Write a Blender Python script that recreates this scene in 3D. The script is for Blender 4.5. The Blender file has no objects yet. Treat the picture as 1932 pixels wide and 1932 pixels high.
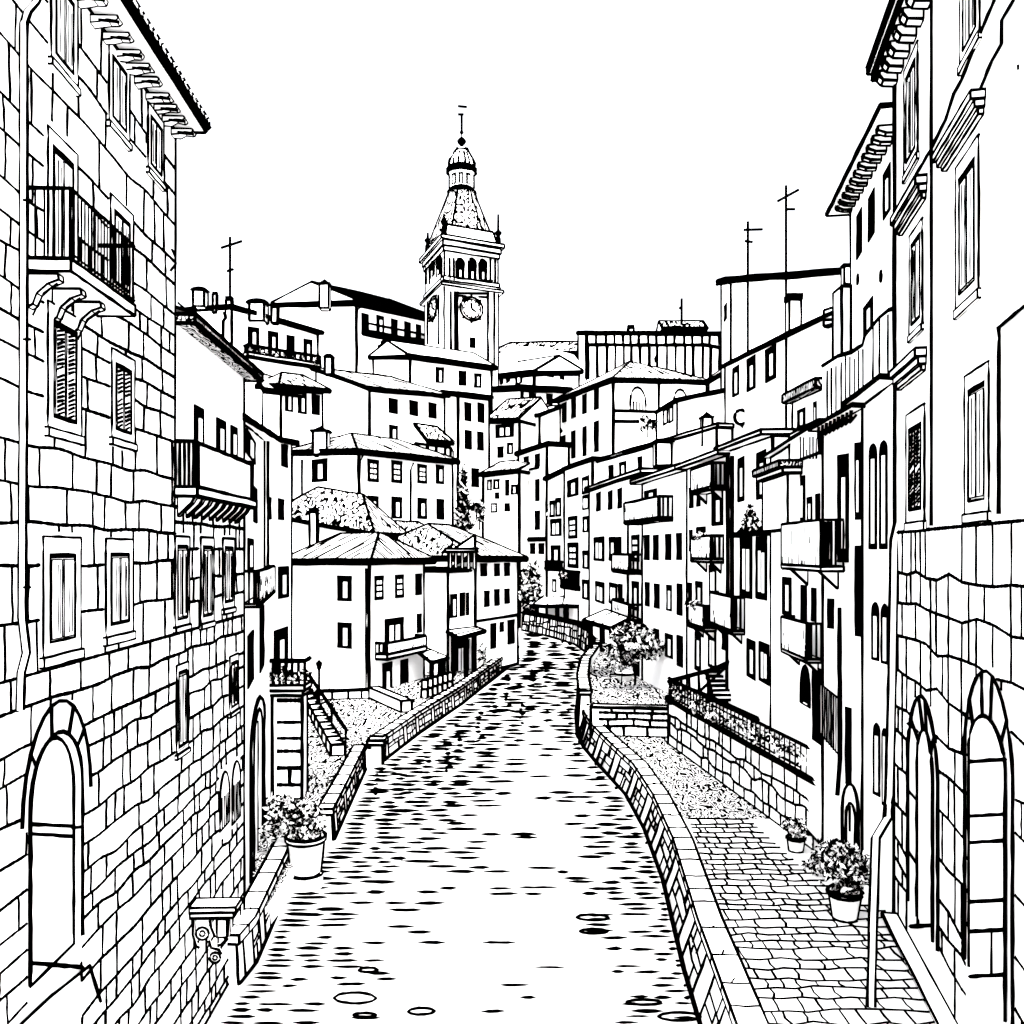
import bpy, math, random
from mathutils import Vector as V
random.seed(7)
S = bpy.context.scene
COL = S.collection
# ---------------------------------------------------------------- camera, sky, sun, exposure
F, CX, CY, H = 1740.0, 966.0, 1040.0, 8.0          # picture 1932 units wide, horizon at 1040, eye 8 m over the water
cam = bpy.data.objects.new("camera", bpy.data.cameras.new("camera")); COL.objects.link(cam)
cam.location = (0, 0, H); cam.rotation_euler = (math.radians(90), 0, 0)
cam.data.sensor_width = 36; cam.data.lens = 36 * F / 1932
cam.data.shift_y = (CY - 966) / 1932
cam.data.clip_start = .1; cam.data.clip_end = 2000
S.camera = cam
wd = bpy.data.worlds.new("World"); S.world = wd; wd.use_nodes = True
nt = wd.node_tree; sky = nt.nodes.new("ShaderNodeTexSky"); sky.sky_type = 'NISHITA'; sky.sun_disc = False
sky.dust_density = 7; sky.ozone_density = .2; sky.air_density = .7
sky.sun_elevation = math.radians(58); sky.sun_rotation = math.radians(170)
bg = nt.nodes["Background"]; bg.inputs[1].default_value = .15
hs = nt.nodes.new('ShaderNodeHueSaturation'); hs.inputs['Saturation'].default_value = .15
nt.links.new(sky.outputs[0], hs.inputs['Color']); nt.links.new(hs.outputs[0], bg.inputs[0])
sl = bpy.data.lights.new("sun", 'SUN'); sl.energy = .9; sl.angle = math.radians(20); sl.color = (1, .97, .93)
so = bpy.data.objects.new("sun", sl); COL.objects.link(so)
so.rotation_euler = (math.radians(32), 0, math.radians(10))
S.view_settings.view_transform = 'Standard'; S.view_settings.look = 'None'
S.view_settings.exposure = 2.85; S.view_settings.gamma = 1
S.cycles.max_bounces = 8; S.cycles.diffuse_bounces = 6
# ---------------------------------------------------------------- materials
def mk(name, col):
    m = bpy.data.materials.new(name); m.use_nodes = True; n = m.node_tree.nodes; n.clear()
    o = n.new("ShaderNodeOutputMaterial"); d = n.new("ShaderNodeBsdfDiffuse"); d.inputs[0].default_value = (*col, 1)
    m.node_tree.links.new(d.outputs[0], o.inputs[0]); return m, d
PAPER, _ = mk("white_plaster", (.86, .86, .86))
INK, _ = mk("black_ink", (0, 0, 0))
def pattern(name, layers, vor=None):
    m, d = mk(name, (.86, .86, .86)); t = m.node_tree; N = t.nodes.new; L = t.links.new
    uv = N("ShaderNodeUVMap"); val = None
    for sx, sy, dist, kind, thr in layers:
        mp = N("ShaderNodeMapping"); mp.inputs['Scale'].default_value = (sx, sy, 1); L(uv.outputs[0], mp.inputs[0])
        if kind == 'vor':
            x = N("ShaderNodeTexVoronoi"); x.feature = 'DISTANCE_TO_EDGE'; x.inputs['Scale'].default_value = 1; x.inputs['Randomness'].default_value = .62
            L(mp.outputs[0], x.inputs['Vector']); src = x.outputs['Distance']
        else:
            x = N("ShaderNodeTexNoise"); x.noise_dimensions = '2D'; x.inputs['Scale'].default_value = 1
            x.inputs['Detail'].default_value = .6; x.inputs['Distortion'].default_value = .3 if kind == 'cont' else dist
            L(mp.outputs[0], x.inputs['Vector']); src = x.outputs[0]
        if kind == 'cont':
            a = N('ShaderNodeMath'); a.operation = 'MULTIPLY'; L(src, a.inputs[0]); a.inputs[1].default_value = dist
            b = N('ShaderNodeMath'); b.operation = 'FRACT'; L(a.outputs[0], b.inputs[0]); src = b.outputs[0]
        if kind == 'line':
            a = N("ShaderNodeMath"); a.operation = 'SUBTRACT'; L(src, a.inputs[0]); a.inputs[1].default_value = .5
            b = N("ShaderNodeMath"); b.operation = 'ABSOLUTE'; L(a.outputs[0], b.inputs[0]); src = b.outputs[0]
        c = N("ShaderNodeMath"); c.operation = 'LESS_THAN'; L(src, c.inputs[0]); c.inputs[1].default_value = thr
        if val is None: val = c.outputs[0]
        else:
            mx = N("ShaderNodeMath"); mx.operation = 'MAXIMUM'; L(val, mx.inputs[0]); L(c.outputs[0], mx.inputs[1]); val = mx.outputs[0]
    mix = N("ShaderNodeMix"); mix.data_type = 'RGBA'; L(val, mix.inputs['Factor'])
    mix.inputs[6].default_value = (.42, .42, .42, 1); mix.inputs[7].default_value = (0, 0, 0, 1)
    L(mix.outputs[2], d.inputs[0]); return m
TILE = pattern("roof_tiles", [(1/12, 1/16, 4.4, 'cont', .5)])
RIDGED = pattern("ridged_tiles", [(1/15, 1/60, 4.8, 'cont', .52)])
STIP = pattern("paving_marks", [(1/12, 1/8, 4.4, 'cont', .5)])
COB = pattern("cobbles", [(1, 1, 0, 'vor', .1)])
WATER, _ = mk('pale_water', (.42, .42, .42)); STONE, _ = mk('pale_paving', (.5, .5, .5))
MATS = [PAPER, INK, TILE, STIP, COB, RIDGED, WATER, STONE]
ORG = {}
# ---------------------------------------------------------------- mesh builder: faces plus inked edges
class MB:
    def __init__(s, w=3.6): s.v = []; s.f = []; s.m = []; s.uv = {}; s.e = {}; s.w = w
    def poly(s, pts, mat=0, edges=True, uv=None, w=None):
        pts = [V(p) for p in pts]; b = len(s.v); s.v += pts; k = len(s.f)
        s.f.append(tuple(range(b, b + len(pts)))); s.m.append(mat)
        n = V((0, 0, 0))
        for i in range(len(pts)):
            p, q = pts[i], pts[(i + 1) % len(pts)]
            n += V(((p.y - q.y) * (p.z + q.z), (p.z - q.z) * (p.x + q.x), (p.x - q.x) * (p.y + q.y)))
        n = n.normalized() if n.length > 1e-12 else V((0, 0, 1))
        if uv: s.uv[k] = uv
        elif mat in (2, 3, 5):
            yc = max(4, sum(p.y for p in pts) / len(pts))
            c = sum(pts, V((0, 0, 0))) / len(pts); fs = max(.05, abs(n.dot((V((0, 0, H)) - c).normalized())))
            if abs(n.z) > .985: s.uv[k] = [(p.x * F / yc, p.y * F / yc * min(1, 7 / yc)) for p in pts]
            else:
                t = n.cross(V((0, 0, 1))).normalized(); g = n.cross(t)
                s.uv[k] = [(p.dot(t) * F / yc, p.dot(g) * F / yc * fs) for p in pts]
        if edges:
            for i in range(len(pts)):
                p, q = pts[i], pts[(i + 1) % len(pts)]
                a, c = tuple(round(x, 3) for x in p), tuple(round(x, 3) for x in q)
                if a == c: continue
                s.e.setdefault((min(a, c), max(a, c)), []).append((n, w or s.w))
    def box(s, o, ex, ey, ez, mat=0, edges=True, w=None, caps=True):
        o, ex, ey, ez = V(o), V(ex), V(ey), V(ez)
        if ex.cross(ey).dot(ez) < 0: o = o + ex; ex = -ex
        a = [o, o + ex, o + ex + ey, o + ey]; b = [p + ez for p in a]
        s.poly(a[::-1], mat, edges, w=w); s.poly(b, mat, edges, w=w)
        for i in range(4): s.poly([a[i], a[(i + 1) % 4], b[(i + 1) % 4], b[i]], mat, edges, w=w)
    def tube(s, pts, r, mat=1, n=4, closed=False, caps=True):
        pts = [V(p) for p in pts]; k = len(pts); rings = []
        if not callable(r):
            rr = r if isinstance(r, (list, tuple)) else [r] * k
        for i, p in enumerate(pts):
            a = pts[i - 1] if i or closed else p; c = pts[(i + 1) % k] if i < k - 1 or closed else p
            t = (c - a)
            t = t.normalized() if t.length > 1e-9 else V((0, 0, 1))
            ref = V((0, 0, 1)) if abs(t.z) < .9 else V((1, 0, 0))
            e1 = t.cross(ref).normalized(); e2 = t.cross(e1); b = len(s.v)
            for j in range(n):
                g = math.tau * j / n; s.v.append(p + (e1 * math.cos(g) + e2 * math.sin(g)) * rr[i])
            rings.append(b)
        for i in range(k if closed else k - 1):
            b, c = rings[i], rings[(i + 1) % k]
            for j in range(n): s.f.append((b + j, b + (j + 1) % n, c + (j + 1) % n, c + j)); s.m.append(mat)
        if not closed and caps:
            s.f.append(tuple(range(rings[0], rings[0] + n))); s.m.append(mat)
            s.f.append(tuple(range(rings[-1] + n - 1, rings[-1] - 1, -1))); s.m.append(mat)
    def ink(s, pts, w=None, closed=False, jit=.55):
        w = w or s.w; pts = [V(p) for p in pts]; out = []; R = random.uniform
        k = len(pts); last = k if closed else k - 1
        for i in range(last):
            p, q = pts[i], pts[(i + 1) % k]
            pp, qq = max(p.y, 2), max(q.y, 2)
            L = math.hypot(p.x / pp - q.x / qq, p.z / pp - q.z / qq) * F
            n = max(1, min(14, int(L / 26)))
            for j in range(n):
                c = p.lerp(q, j / n)
                if j: a = jit * max(c.y, 2) / F; c = c + V((R(-a, a), 0, R(-a, a)))
                out.append(c)
        if not closed: out.append(pts[-1])
        s.tube(out, [w * .5 * 1.85 * max(p.y, 2.5) / F * R(.82, 1.2) for p in out], 1, 4, closed)
    def build(s, name, parent=None, o=None):
        for (a, c), fs in s.e.items():
            if len(fs) > 1 and all(abs(fs[0][0].dot(g[0])) > .96 for g in fs[1:]): continue
            s.ink([a, c], max(g[1] for g in fs))
        s.e = {}
        me = bpy.data.meshes.new(name); org = ORG.get(parent.name, V((0, 0, 0))) if parent else (V(o) if o else V((0, 0, 0)))
        me.from_pydata([tuple(p - org) for p in s.v], [], s.f)
        used = sorted(set(s.m)); ix = {m: i for i, m in enumerate(used)}
        for m in used: me.materials.append(MATS[m])
        me.polygons.foreach_set('material_index', [ix[m] for m in s.m])
        if s.uv:
            l = me.uv_layers.new(name='UVMap'); d = [0.0] * (2 * len(me.loops))
            for k, uv in s.uv.items():
                st = me.polygons[k].loop_start
                for j, (a, b) in enumerate(uv): d[2 * (st + j)] = a; d[2 * (st + j) + 1] = b
            l.data.foreach_set('uv', d)
        ob = bpy.data.objects.new(name, me); COL.objects.link(ob); ORG[ob.name] = org
        if parent: ob.parent = parent
        else: ob.location = org
        return ob
def tag(o, label, cat, group=None):
    o['label'] = label; o['category'] = cat
    if group: o['group'] = group
    return o
def thing(name, label, cat, loc, group=None):
    o = bpy.data.objects.new(name, None); COL.objects.link(o); o.location = loc; ORG[o.name] = V(loc)
    o.empty_display_size = .3
    return tag(o, label, cat, group)
def struct(name, mb): o = mb.build(name); o['kind'] = 'structure'; return o
def P(x, y, Y): return V(((x - CX) * Y / F, Y, H + (CY - y) * Y / F))
def G(x, y, z=0):                                     # the point of the level plane z that the photo shows at x, y
    Y = (H - z) * F / (y - CY); return V(((x - CX) * Y / F, Y, z))
def px(p): return (CX + F * p.x / p.y, CY - F * (p.z - H) / p.y)
class Fac:
    """an upright wall plane between two ground points"""
    def __init__(s, a, b):
        s.a = V((a[0], a[1], 0)); s.b = V((b[0], b[1], 0)); d = s.b - s.a; s.len = d.length; s.d = d.normalized()
        s.n = V((s.d.y, -s.d.x, 0))
        if s.n.dot(-s.a) < 0: s.n = -s.n
    def Y(s, x):
        k = (x - CX) / F; den = s.n.x * k + s.n.y
        return s.n.dot(s.a) / den
    def u(s, x): y = s.Y(x); return (V(((x - CX) * y / F, y, 0)) - s.a).dot(s.d)
    def z(s, x, y): return H + (CY - y) * s.Y(x) / F
    def w(s, u, z, off=0): p = s.a + s.d * u + s.n * off; return V((p.x, p.y, z))
    def pt(s, x, y, off=0): return s.w(s.u(x), s.z(x, y), off)
    def rect(s, x0, x1, yt, yb):
        xm = (x0 + x1) / 2; u0, u1 = sorted((s.u(x0), s.u(x1))); return u0, u1, s.z(xm, yb), s.z(xm, yt)
def slab(mb, fac, u0, u1, z0, z1, o0, o1, mat=0, edges=True, w=None):
    mb.box(fac.w(u0, z0, o0), fac.d * (u1 - u0), fac.n * (o1 - o0), V((0, 0, z1 - z0)), mat, edges, w)
def hmm(a, b, t): return a + (b - a) * t
def arch_pts(u0, u1, z0, zs, z1, n=10, power=.5):
    """outline of an arched opening: up the left, over the top, down the right"""
    um = (u0 + u1) / 2; r = (u1 - u0) / 2; out = [(u0, z0), (u0, zs)]
    for i in range(1, n):
        t = math.pi * (1 - i / n); c, sn = math.cos(t), math.sin(t)
        out.append((um + r * c, zs + (z1 - zs) * (sn ** (power * 2))))
    return out + [(u1, zs), (u1, z0)]
def window(par, fac, st, x0, x1, yt, yb, name='window'):
    u0, u1, z0, z1 = fac.rect(x0, x1, yt, yb); W, Hh = u1 - u0, z1 - z0; flip = fac.u(x0) > fac.u(x1)
    g = fac.Y((x0 + x1) / 2) / F; R = random.uniform
    T = max(.02, 1.2 * g)
    def lf(a, b): return (hmm(u1, u0, b), hmm(u1, u0, a)) if flip else (hmm(u0, u1, a), hmm(u0, u1, b))
    m = MB(2.6)
    if st in 'BKCD':
        slab(m, fac, u0, u1, z0, z1, -.01, T, 1, False)
        # a slightly ragged reveal
        m.ink([fac.w(u0, z0, T), fac.w(u1, z0, T), fac.w(u1, z1, T), fac.w(u0, z1, T)], 2.2, True)
        ob = m.build(name, par)
        if st in 'KD':
            q = MB(2)
            n = 2 if st == 'D' else 1
            for i in range(n):
                a, b = lf(.26 + .33 * i if n == 2 else .45, .42 + .34 * i if n == 2 else .69)
                slab(q, fac, a, b, z0 + Hh * R(.08, .14), z1 - Hh * R(.2, .28), T, T * 2.2, 0, False)
            q.build('shutter', ob)
        elif st == 'C':
            q = MB(2)
            for i in range(2):
                for j in range(3):
                    a, b = lf(.25 + .31 * i, .42 + .31 * i)
                    slab(q, fac, a, b, z0 + Hh * (.14 + .26 * j), z0 + Hh * (.29 + .26 * j), T, T * 2.2, 0, False)
            q.build('pane', ob)
        return ob
    if st == 'A':
        pts = arch_pts(u0, u1, z0, z1 - W * .9, z1, 8, .4)
        m.poly([fac.w(a, b, T) for a, b in pts], 1, False); m.ink([fac.w(a, b, T) for a, b in pts], 2.6, True)
        ob = m.build(name, par); q = MB(2); a, b = lf(.38, .72)
        slab(q, fac, a, b, z0 + Hh * .05, z1 - W * 1.1, T, T * 2.2, 0, False); q.build('shutter', ob)
        return ob
    if st == 'W':
        pts = arch_pts(u0, u1, z0, z1 - W * .8, z1, 8, .45); m.poly([fac.w(a, b, T) for a, b in pts], 0, False); m.ink([fac.w(a, b, T) for a, b in pts], 3, True)
        ob = m.build(name, par); q = MB(2)
        for k in (.2, .42, .62, .82): u = hmm(u0, u1, k); q.ink([fac.w(u, z0, T), fac.w(u, z1 - W * .7, T)], 2.4)
        q.build('shutter', ob); return ob
    if st in 'FL':
        fr = min(.16 * W, .3)
        fw = 3.2
        for a, b, c, d in ((u0, u0 + fr, z0, z1), (u1 - fr, u1, z0, z1), (u0 + fr, u1 - fr, z1 - fr * 1.3, z1), (u0 + fr, u1 - fr, z0, z0 + fr)):
            slab(m, fac, a, b, c, d, -.01, .025, 0, False)
        m.ink([fac.w(u0, z0, .025), fac.w(u1, z0, .025), fac.w(u1, z1, .025), fac.w(u0, z1, .025)], fw, True)
        a0, a1, b0, b1 = u0 + fr, u1 - fr, z0 + fr, z1 - fr * 1.3
        m.ink([fac.w(a0, b0, .025), fac.w(a1, b0, .025), fac.w(a1, b1, .025), fac.w(a0, b1, .025)], fw, True)
        ob = m.build(name, par)
        p = MB(2.5); p.poly([fac.w(a0, b0, .01), fac.w(a1, b0, .01), fac.w(a1, b1, .01), fac.w(a0, b1, .01)], 1 if st == 'L' else 0, False); p.poly([fac.w(a0, b0 + (b1 - b0) * .955, .012), fac.w(a1, b0 + (b1 - b0) * .955, .012), fac.w(a1, b1, .012), fac.w(a0, b1, .012)], 1, False); k = hmm(a0, a1, R(.06, .12)); p.ink([fac.w(k, b0, .012), fac.w(k, b1, .012)], R(2, 4)); p.build('pane', ob)  # black top strip and side line: frame shadow painted on the pane
        mid = (a0 + a1) / 2; ww = (a1 - a0)
        for c0, c1 in ((a0 + ww * .07, mid - ww * .05), (mid + ww * .05, a1 - ww * .07)):
            q = MB(2.4); c, d = b0 + (b1 - b0) * .03, b1 - (b1 - b0) * .06
            slab(q, fac, c0, c1, c, d, .012, .03, 0, True, 1.5)
            if st == 'F':
                t = hmm(c0, c1, R(.35, .6)); q.ink([fac.w(t, c + .04, .031), fac.w(t, d - .05, .031)], 1.9)
                if R(0, 1) < .7: t = hmm(c0, c1, .8); q.ink([fac.w(t, c + .04, .031), fac.w(t, d - .1, .031)], 1.4)
            else:
                n = max(8, int((d - c) / g / 7.5))
                for i in range(n):
                    if i in (n // 2,): continue
                    za = hmm(c, d, (i + .5) / n); sl = (c1 - c0) * R(.18, .3)
                    q.ink([fac.w(hmm(c0, c1, .14), za - sl * .5, .031), fac.w(hmm(c0, c1, R(.8, .9)), za + sl * .5, .031)], R(2.4, 3.6), jit=.3)
            q.build('shutter', ob)
        k = MB(3); slab(k, fac, u0 - fr * .2, u1 + fr * .2, z0 - fr * .7, z0, -.01, .05, 0, True, 2.6); k.build('sill', ob)
        return ob
def wins(par, facs, txt):
    for t in txt.split(';'):
        t = t.split()
        if not t: continue
        window(par, facs[int(t[0][0])], t[0][1], *map(float, t[1:5]), name='door' if t[0].endswith('d') else 'window')
# ---------------------------------------------------------------- terrain under the town
def terr(X, Y):
    if Y < 62: return -1.0
    k = max(0, min(1, (abs(X - 3) - 5) / 9)); k = k * k * (3 - 2 * k)
    return max(-1.0, min(42.0, hmm((Y - 97) * .75, (Y - 76) * .42 + abs(X - 2) * .2 - 2.5, k)))
def house(name, label, cs, tops, roof, w='', d=8.0, pen=3.6, fascia=0, ov=.35, roofmat=2, cat='house', base=None, q3=None):
    pts = [V(((x - CX) * Y / F, Y, 0)) for x, Y in cs]
    zt = [H + (CY - y) * c[1] / F for y, c in zip(tops, cs)]
    if len(cs) == 2:
        fa = Fac(pts[0], pts[1]); back = -fa.n * d
        Q = pts + [pts[1] + back, pts[0] + back]; zt = zt + [zt[1], zt[0]]; facs = [fa]
    else:
        Q = pts + [V((q3[0], q3[1], 0)) if q3 else pts[0] + pts[2] - pts[1]]; zt = zt + [zt[0] + zt[2] - zt[1]]; facs = [Fac(pts[0], pts[1]), Fac(pts[1], pts[2])]
    zb = min(terr(q.x, q.y) for q in Q) - .3 if base is None else base
    o = thing(name, label, cat, (Q[1].x, Q[1].y, zb))
    top = [V((q.x, q.y, z)) for q, z in zip(Q, zt)]; bot = [V((q.x, q.y, zb)) for q in Q]
    m = MB(pen)
    for i in range(4): m.poly([bot[i], bot[(i + 1) % 4], top[(i + 1) % 4], top[i]], 0)
    wall = m.build('wall', o)
    g = Q[1].y / F; T = (abs(fascia) or 3) * g; r = MB(pen); fm = 1 if fascia > 0 else 0
    kind, ry = roof
    ctr = sum(Q, V((0, 0, 0))) / 4
    E = []
    for q, z in zip(Q, zt):
        dv = q - ctr; e = q + dv.normalized() * ov * 1.4; E.append(V((e.x, e.y, z)))
    Et = [e + V((0, 0, T)) for e in E]
    lw = pen * .85
    for i in range(4): r.poly([E[i], E[(i + 1) % 4], Et[(i + 1) % 4], Et[i]], fm, True, w=lw)
    r.poly(E[::-1], 0, True, w=lw)
    if kind == 'shed' or kind == 'flat': r.poly(Et, roofmat if kind == 'shed' else 0, True, w=lw)
    else:
        c = sum(Et, V((0, 0, 0))) / 4; rz = H + (CY - ry) * c.y / F
        if kind == 'pyr':
            a = V((c.x, c.y, rz))
            for i in range(4): r.poly([Et[i], Et[(i + 1) % 4], a], roofmat, True, w=lw)
        else:
            i0 = 0 if kind in ('gx', 'hx') else 1           # ridge parallel to edge i0
            A, B, C_, D = (Et[(i0 + k) % 4] for k in range(4))
            m0, m1 = (A + D) / 2, (B + C_) / 2
            if kind[0] == 'h': m0, m1 = m0.lerp(m1, .28), m0.lerp(m1, .72)
            dz = rz - c.z; R0 = m0 + V((0, 0, dz)); R1 = m1 + V((0, 0, dz))
            r.poly([A, B, R1, R0], roofmat, True, w=lw); r.poly([C_, D, R0, R1], roofmat, True, w=lw)
            em = roofmat if kind[0] == 'h' else 0
            r.poly([B, C_, R1], em, True, w=lw); r.poly([D, A, R0], em, True, w=lw)
    ro = r.build('roof', o)
    wins(o, facs, w)
    return dict(o=o, f=facs, roof=ro, wall=wall, Q=Q, zt=zt, zb=zb)
def chimney(h, x, yt, yb, Y, wpx, cap=1):
    m = MB(3); g = Y / F; c = P(x, yb, Y); s = wpx * g; zt = H + (CY - yt) * g; hh = zt - c.z
    ch = min(hh * .35, s * .5)
    m.box(c + V((-s * .38, -s * .38, -1.0)), (s * .76, 0, 0), (0, s * .76, 0), (0, 0, hh - ch + 1.0), 0)
    z = V((0, 0, hh - ch))
    if cap == 1:
        a = [c + z + V((dx * s * .5, dy * s * .5, 0)) for dx, dy in ((-1, -1), (1, -1), (1, 1), (-1, 1))]; p = c + V((0, 0, hh))
        for i in range(4): m.poly([a[i], a[(i + 1) % 4], p], 1, False)
        m.poly(a[::-1], 1, False); m.ink(a, 3, True)
    elif cap == 2:
        n = 8; top = [c + z + V((s * .6 * math.cos(math.pi * i / n), 0, ch * math.sin(math.pi * i / n))) for i in range(n + 1)]
        for dy in (-1, 1): m.poly([t + V((0, dy * s * .4, 0)) for t in top], 1, False)
        for i in range(n): m.poly([top[i] + V((0, -s * .4, 0)), top[i + 1] + V((0, -s * .4, 0)), top[i + 1] + V((0, s * .4, 0)), top[i] + V((0, s * .4, 0))], 1, False)
    else: m.box(c + z + V((-s * .5, -s * .5, 0)), (s, 0, 0), (0, s, 0), (0, 0, ch), 1, False)
    m.build('chimney', h['roof'])
def balcony(par, fac, x0, x1, yt, yb, proj, kind='panel', slabpx=6, bars=9, brackets=True):
    u0, u1, z0, z1 = fac.rect(x0, x1, yt, yb); g = fac.Y((x0 + x1) / 2) / F; t = slabpx * g
    m = MB(3.2); slab(m, fac, u0, u1, z0, z0 + t, 0, proj, 0)
    if brackets:
        for k in (.15, .85):
            u = hmm(u0, u1, k); bw = min(.12, (u1 - u0) * .1)
            for du in (0,):
                a = [fac.w(u, z0, 0), fac.w(u, z0, proj * .85), fac.w(u, z0 - proj * .8, 0)]
                b = [p + fac.d * bw for p in a]
                m.poly(a, 0, w=2.5); m.poly(b[::-1], 0, w=2.5)
                for i in range(3): m.poly([a[i], a[(i + 1) % 3], b[(i + 1) % 3], b[i]], 0, w=2.5)
    ob = m.build('balcony', par); q = MB(3.2)
    if kind == 'panel':
        th = min(.06, proj * .2)
        slab(q, fac, u0, u1, z0 + t, z1, proj - th, proj, 0)
        for a in (u0, u1):
            q.ink([fac.w(a, z1, 0), fac.w(a, z1, proj)], 3.4)
            for k in (.02, .35, .68): q.ink([fac.w(a, z0 + t, proj * k), fac.w(a, z1, proj * k)], 2.6)
        R = random.uniform
        for i in range(int((u1 - u0) / g / 20)):
            u = R(u0, u1); q.ink([fac.w(u, z0 + t, proj), fac.w(u, hmm(z0 + t, z1, R(.12, .3)), proj)], 1.6)
            u = R(u0, u1); a = R(.3, .6); q.ink([fac.w(u, hmm(z0, z1, a), proj), fac.w(u, hmm(z0, z1, a + R(.1, .35)), proj)], 1.1)
    else:
        q.ink([fac.w(u0, z1, 0), fac.w(u0, z1, proj), fac.w(u1, z1, proj), fac.w(u1, z1, 0)], 3.8)
        for i in range(bars + 1):
            u = hmm(u0, u1, i / bars); q.ink([fac.w(u, z0 + t, proj), fac.w(u, z1, proj)], 2.6)
        for u in (u0, u1):
            for k in (.33, .66): q.ink([fac.w(u, z0 + t, proj * k), fac.w(u, z1, proj * k)], 2.6)
    q.build('railing', ob); return ob
def pipe(par, pts, wpx, name='drainpipe', pen=4):
    """a round pipe with inked sides"""
    m = MB(pen); r = [wpx * .5 * p.y / F for p in pts]; m.tube(pts, r, 0, 8)
    for sgn in (-1, 1): m.ink([p + V((sgn * r[i], -r[i] * .15, 0)) for i, p in enumerate(pts)], pen)
    return m.build(name, par)
def antenna(label, x, yt, yb, Y, bars):
    o = thing('rooftop_antenna', label, 'antenna', P(x, yb, Y), None)
    m = MB(3.6); m.tube([P(x, yb, Y) - V((0, 0, .4)), P(x, yt, Y)], 2.7 * Y / F, 1, 6); m.build('mast', o)
    for y0, xa, xb, ya, yb2 in bars:
        q = MB(3.6); q.tube([P(xa, ya, Y), P(xb, yb2, Y)], 2.8 * Y / F, 1, 5); q.build('crossbar', o)
    return o
def leaves(m, c, rad, n, size, ink=.5, clumps=9, sq=.55):
    R = random.uniform; cs = []; ink = min(.85, ink + .2)
    for i in range(clumps):
        while 1:
            d = V((R(-1, 1), R(-1, 1), R(-1, 1)))
            if d.length < 1: break
        cs.append(d * .75)
    for i in range(n):
        k = random.choice(cs); d = V((random.gauss(0, 1), random.gauss(0, 1), random.gauss(0, 1))).normalized() * R(.05, 1) ** .5 * sq
        q = k + d
        if q.length > 1.08: q = q.normalized() * R(.85, 1.08)
        p = c + V((q.x * rad[0], q.y * rad[1], q.z * rad[2])); a = V((R(-1, 1), R(-1, 1), R(-1, 1))).normalized()
        b = a.cross(V((R(-1, 1), R(-1, 1), R(-1, 1)))).normalized(); L = size * R(.7, 1.5); w = L * R(.28, .5)
        m.poly([p - a * L, p - b * w, p + a * L, p + b * w], 1 if R(0, 1) < ink else 0, False)
def masonry(m, fac, u0, u1, z0, z1, rh, bw, hole, pen=3.4, wob=.03, vprob=.94, rows=None, rough=False):
    R = random.uniform; z = z0
    if not rows:
        rows = [z0]
        while z < z1 - rh * .6: z += rh * R(.68, 1.38); rows.append(min(z, z1))
        rows[-1] = z1
    step = max(.045, (u1 - u0) / 320); ph = [R(0, 9) for _ in rows]
    sp = bw * 1.15; jt = [[R(-1, 1) for _ in range(int((u1 - u0) / sp) + 3)] for _ in rows]
    for q in jt: q[0] = q[1] = q[-1] = q[-2] = q[-3] = 0
    def zz(i, u):
        if not 0 < i < len(rows) - 1: return rows[i]
        k = (u - u0) / sp + .5; a = int(k); t = k - a; t = t if rough else t * t * (3 - 2 * t)
        return rows[i] + wob * 1.3 * hmm(jt[i][a], jt[i][a + 1], t)
    def run(pts):
        cur = []
        for u, z in pts:
            if hole and hole(u, z):
                if len(cur) > 1: m.ink([fac.w(a, b) for a, b in cur], pen * R(.9, 1.15), jit=.35)
                cur = []
            else: cur.append((u, z))
        if len(cur) > 1: m.ink([fac.w(a, b) for a, b in cur], pen * R(.9, 1.15), jit=.35)
    for i in range(len(rows)):
        n = int((u1 - u0) / step); run([(u0 + (u1 - u0) * k / n, zz(i, u0 + (u1 - u0) * k / n)) for k in range(n + 1)])
        if i == len(rows) - 1: break
        u = u0 + (sp * (.5 + .5 * (i % 2)) if rough else bw * R(.2, 1))
        while u < u1 - bw * .25:
            if R(0, 1) < vprob:
                a, b = zz(i, u), zz(i + 1, u); l = R(-.03, .03)
                run([(u + l * k + R(-.008, .008), hmm(a, b, k)) for k in (0, .2, .4, .6, .8, 1)])
            u += sp * random.choice((1, 1, 1, .5, 1.5)) if rough else bw * R(.5, 1.65)
def rhole(fac, *rs):
    L = [fac.rect(*r) for r in rs]
    return lambda u, z: any(a < u < b and c < z < d for a, b, c, d in L)
# ================================================================ setting: water, banks, quays, terrain
LB = [G(*p) for p in ((440, 1880), (483, 1819), (555, 1649), (612, 1604), (630, 1586), (690, 1452), (722, 1438), (790, 1385), (870, 1330), (978, 1243))]
RB = [V((2.75, 8, 0))] + [G(*p) for p in ((1320, 1932), (1290, 1830), (1250, 1660), (1215, 1565), (1180, 1500), (1130, 1445), (1102, 1412), (1089, 1385), (1086, 1345), (1093, 1305), (1108, 1280), (1120, 1262), (1118, 1240), (1085, 1217), (1040, 1203), (985, 1190))]
LPX = [px(p) for p in LB] ; RPX = [px(p) for p in RB]
def xat(L, y):
    L = sorted(L, key=lambda t: t[1])
    if y <= L[0][1]: return L[0][0]
    for (a, b), (c, d) in zip(L, L[1:]):
        if b <= y <= d: return a + (c - a) * (y - b) / max(1e-6, d - b)
    (a, b), (c, d) = L[-2:]; return c + (c - a) * (y - d) / (d - b)
m = MB(); m.poly([(-50, 1, 0), (50, 1, 0), (50, 112, 0), (-50, 112, 0)], 6, False)
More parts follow.
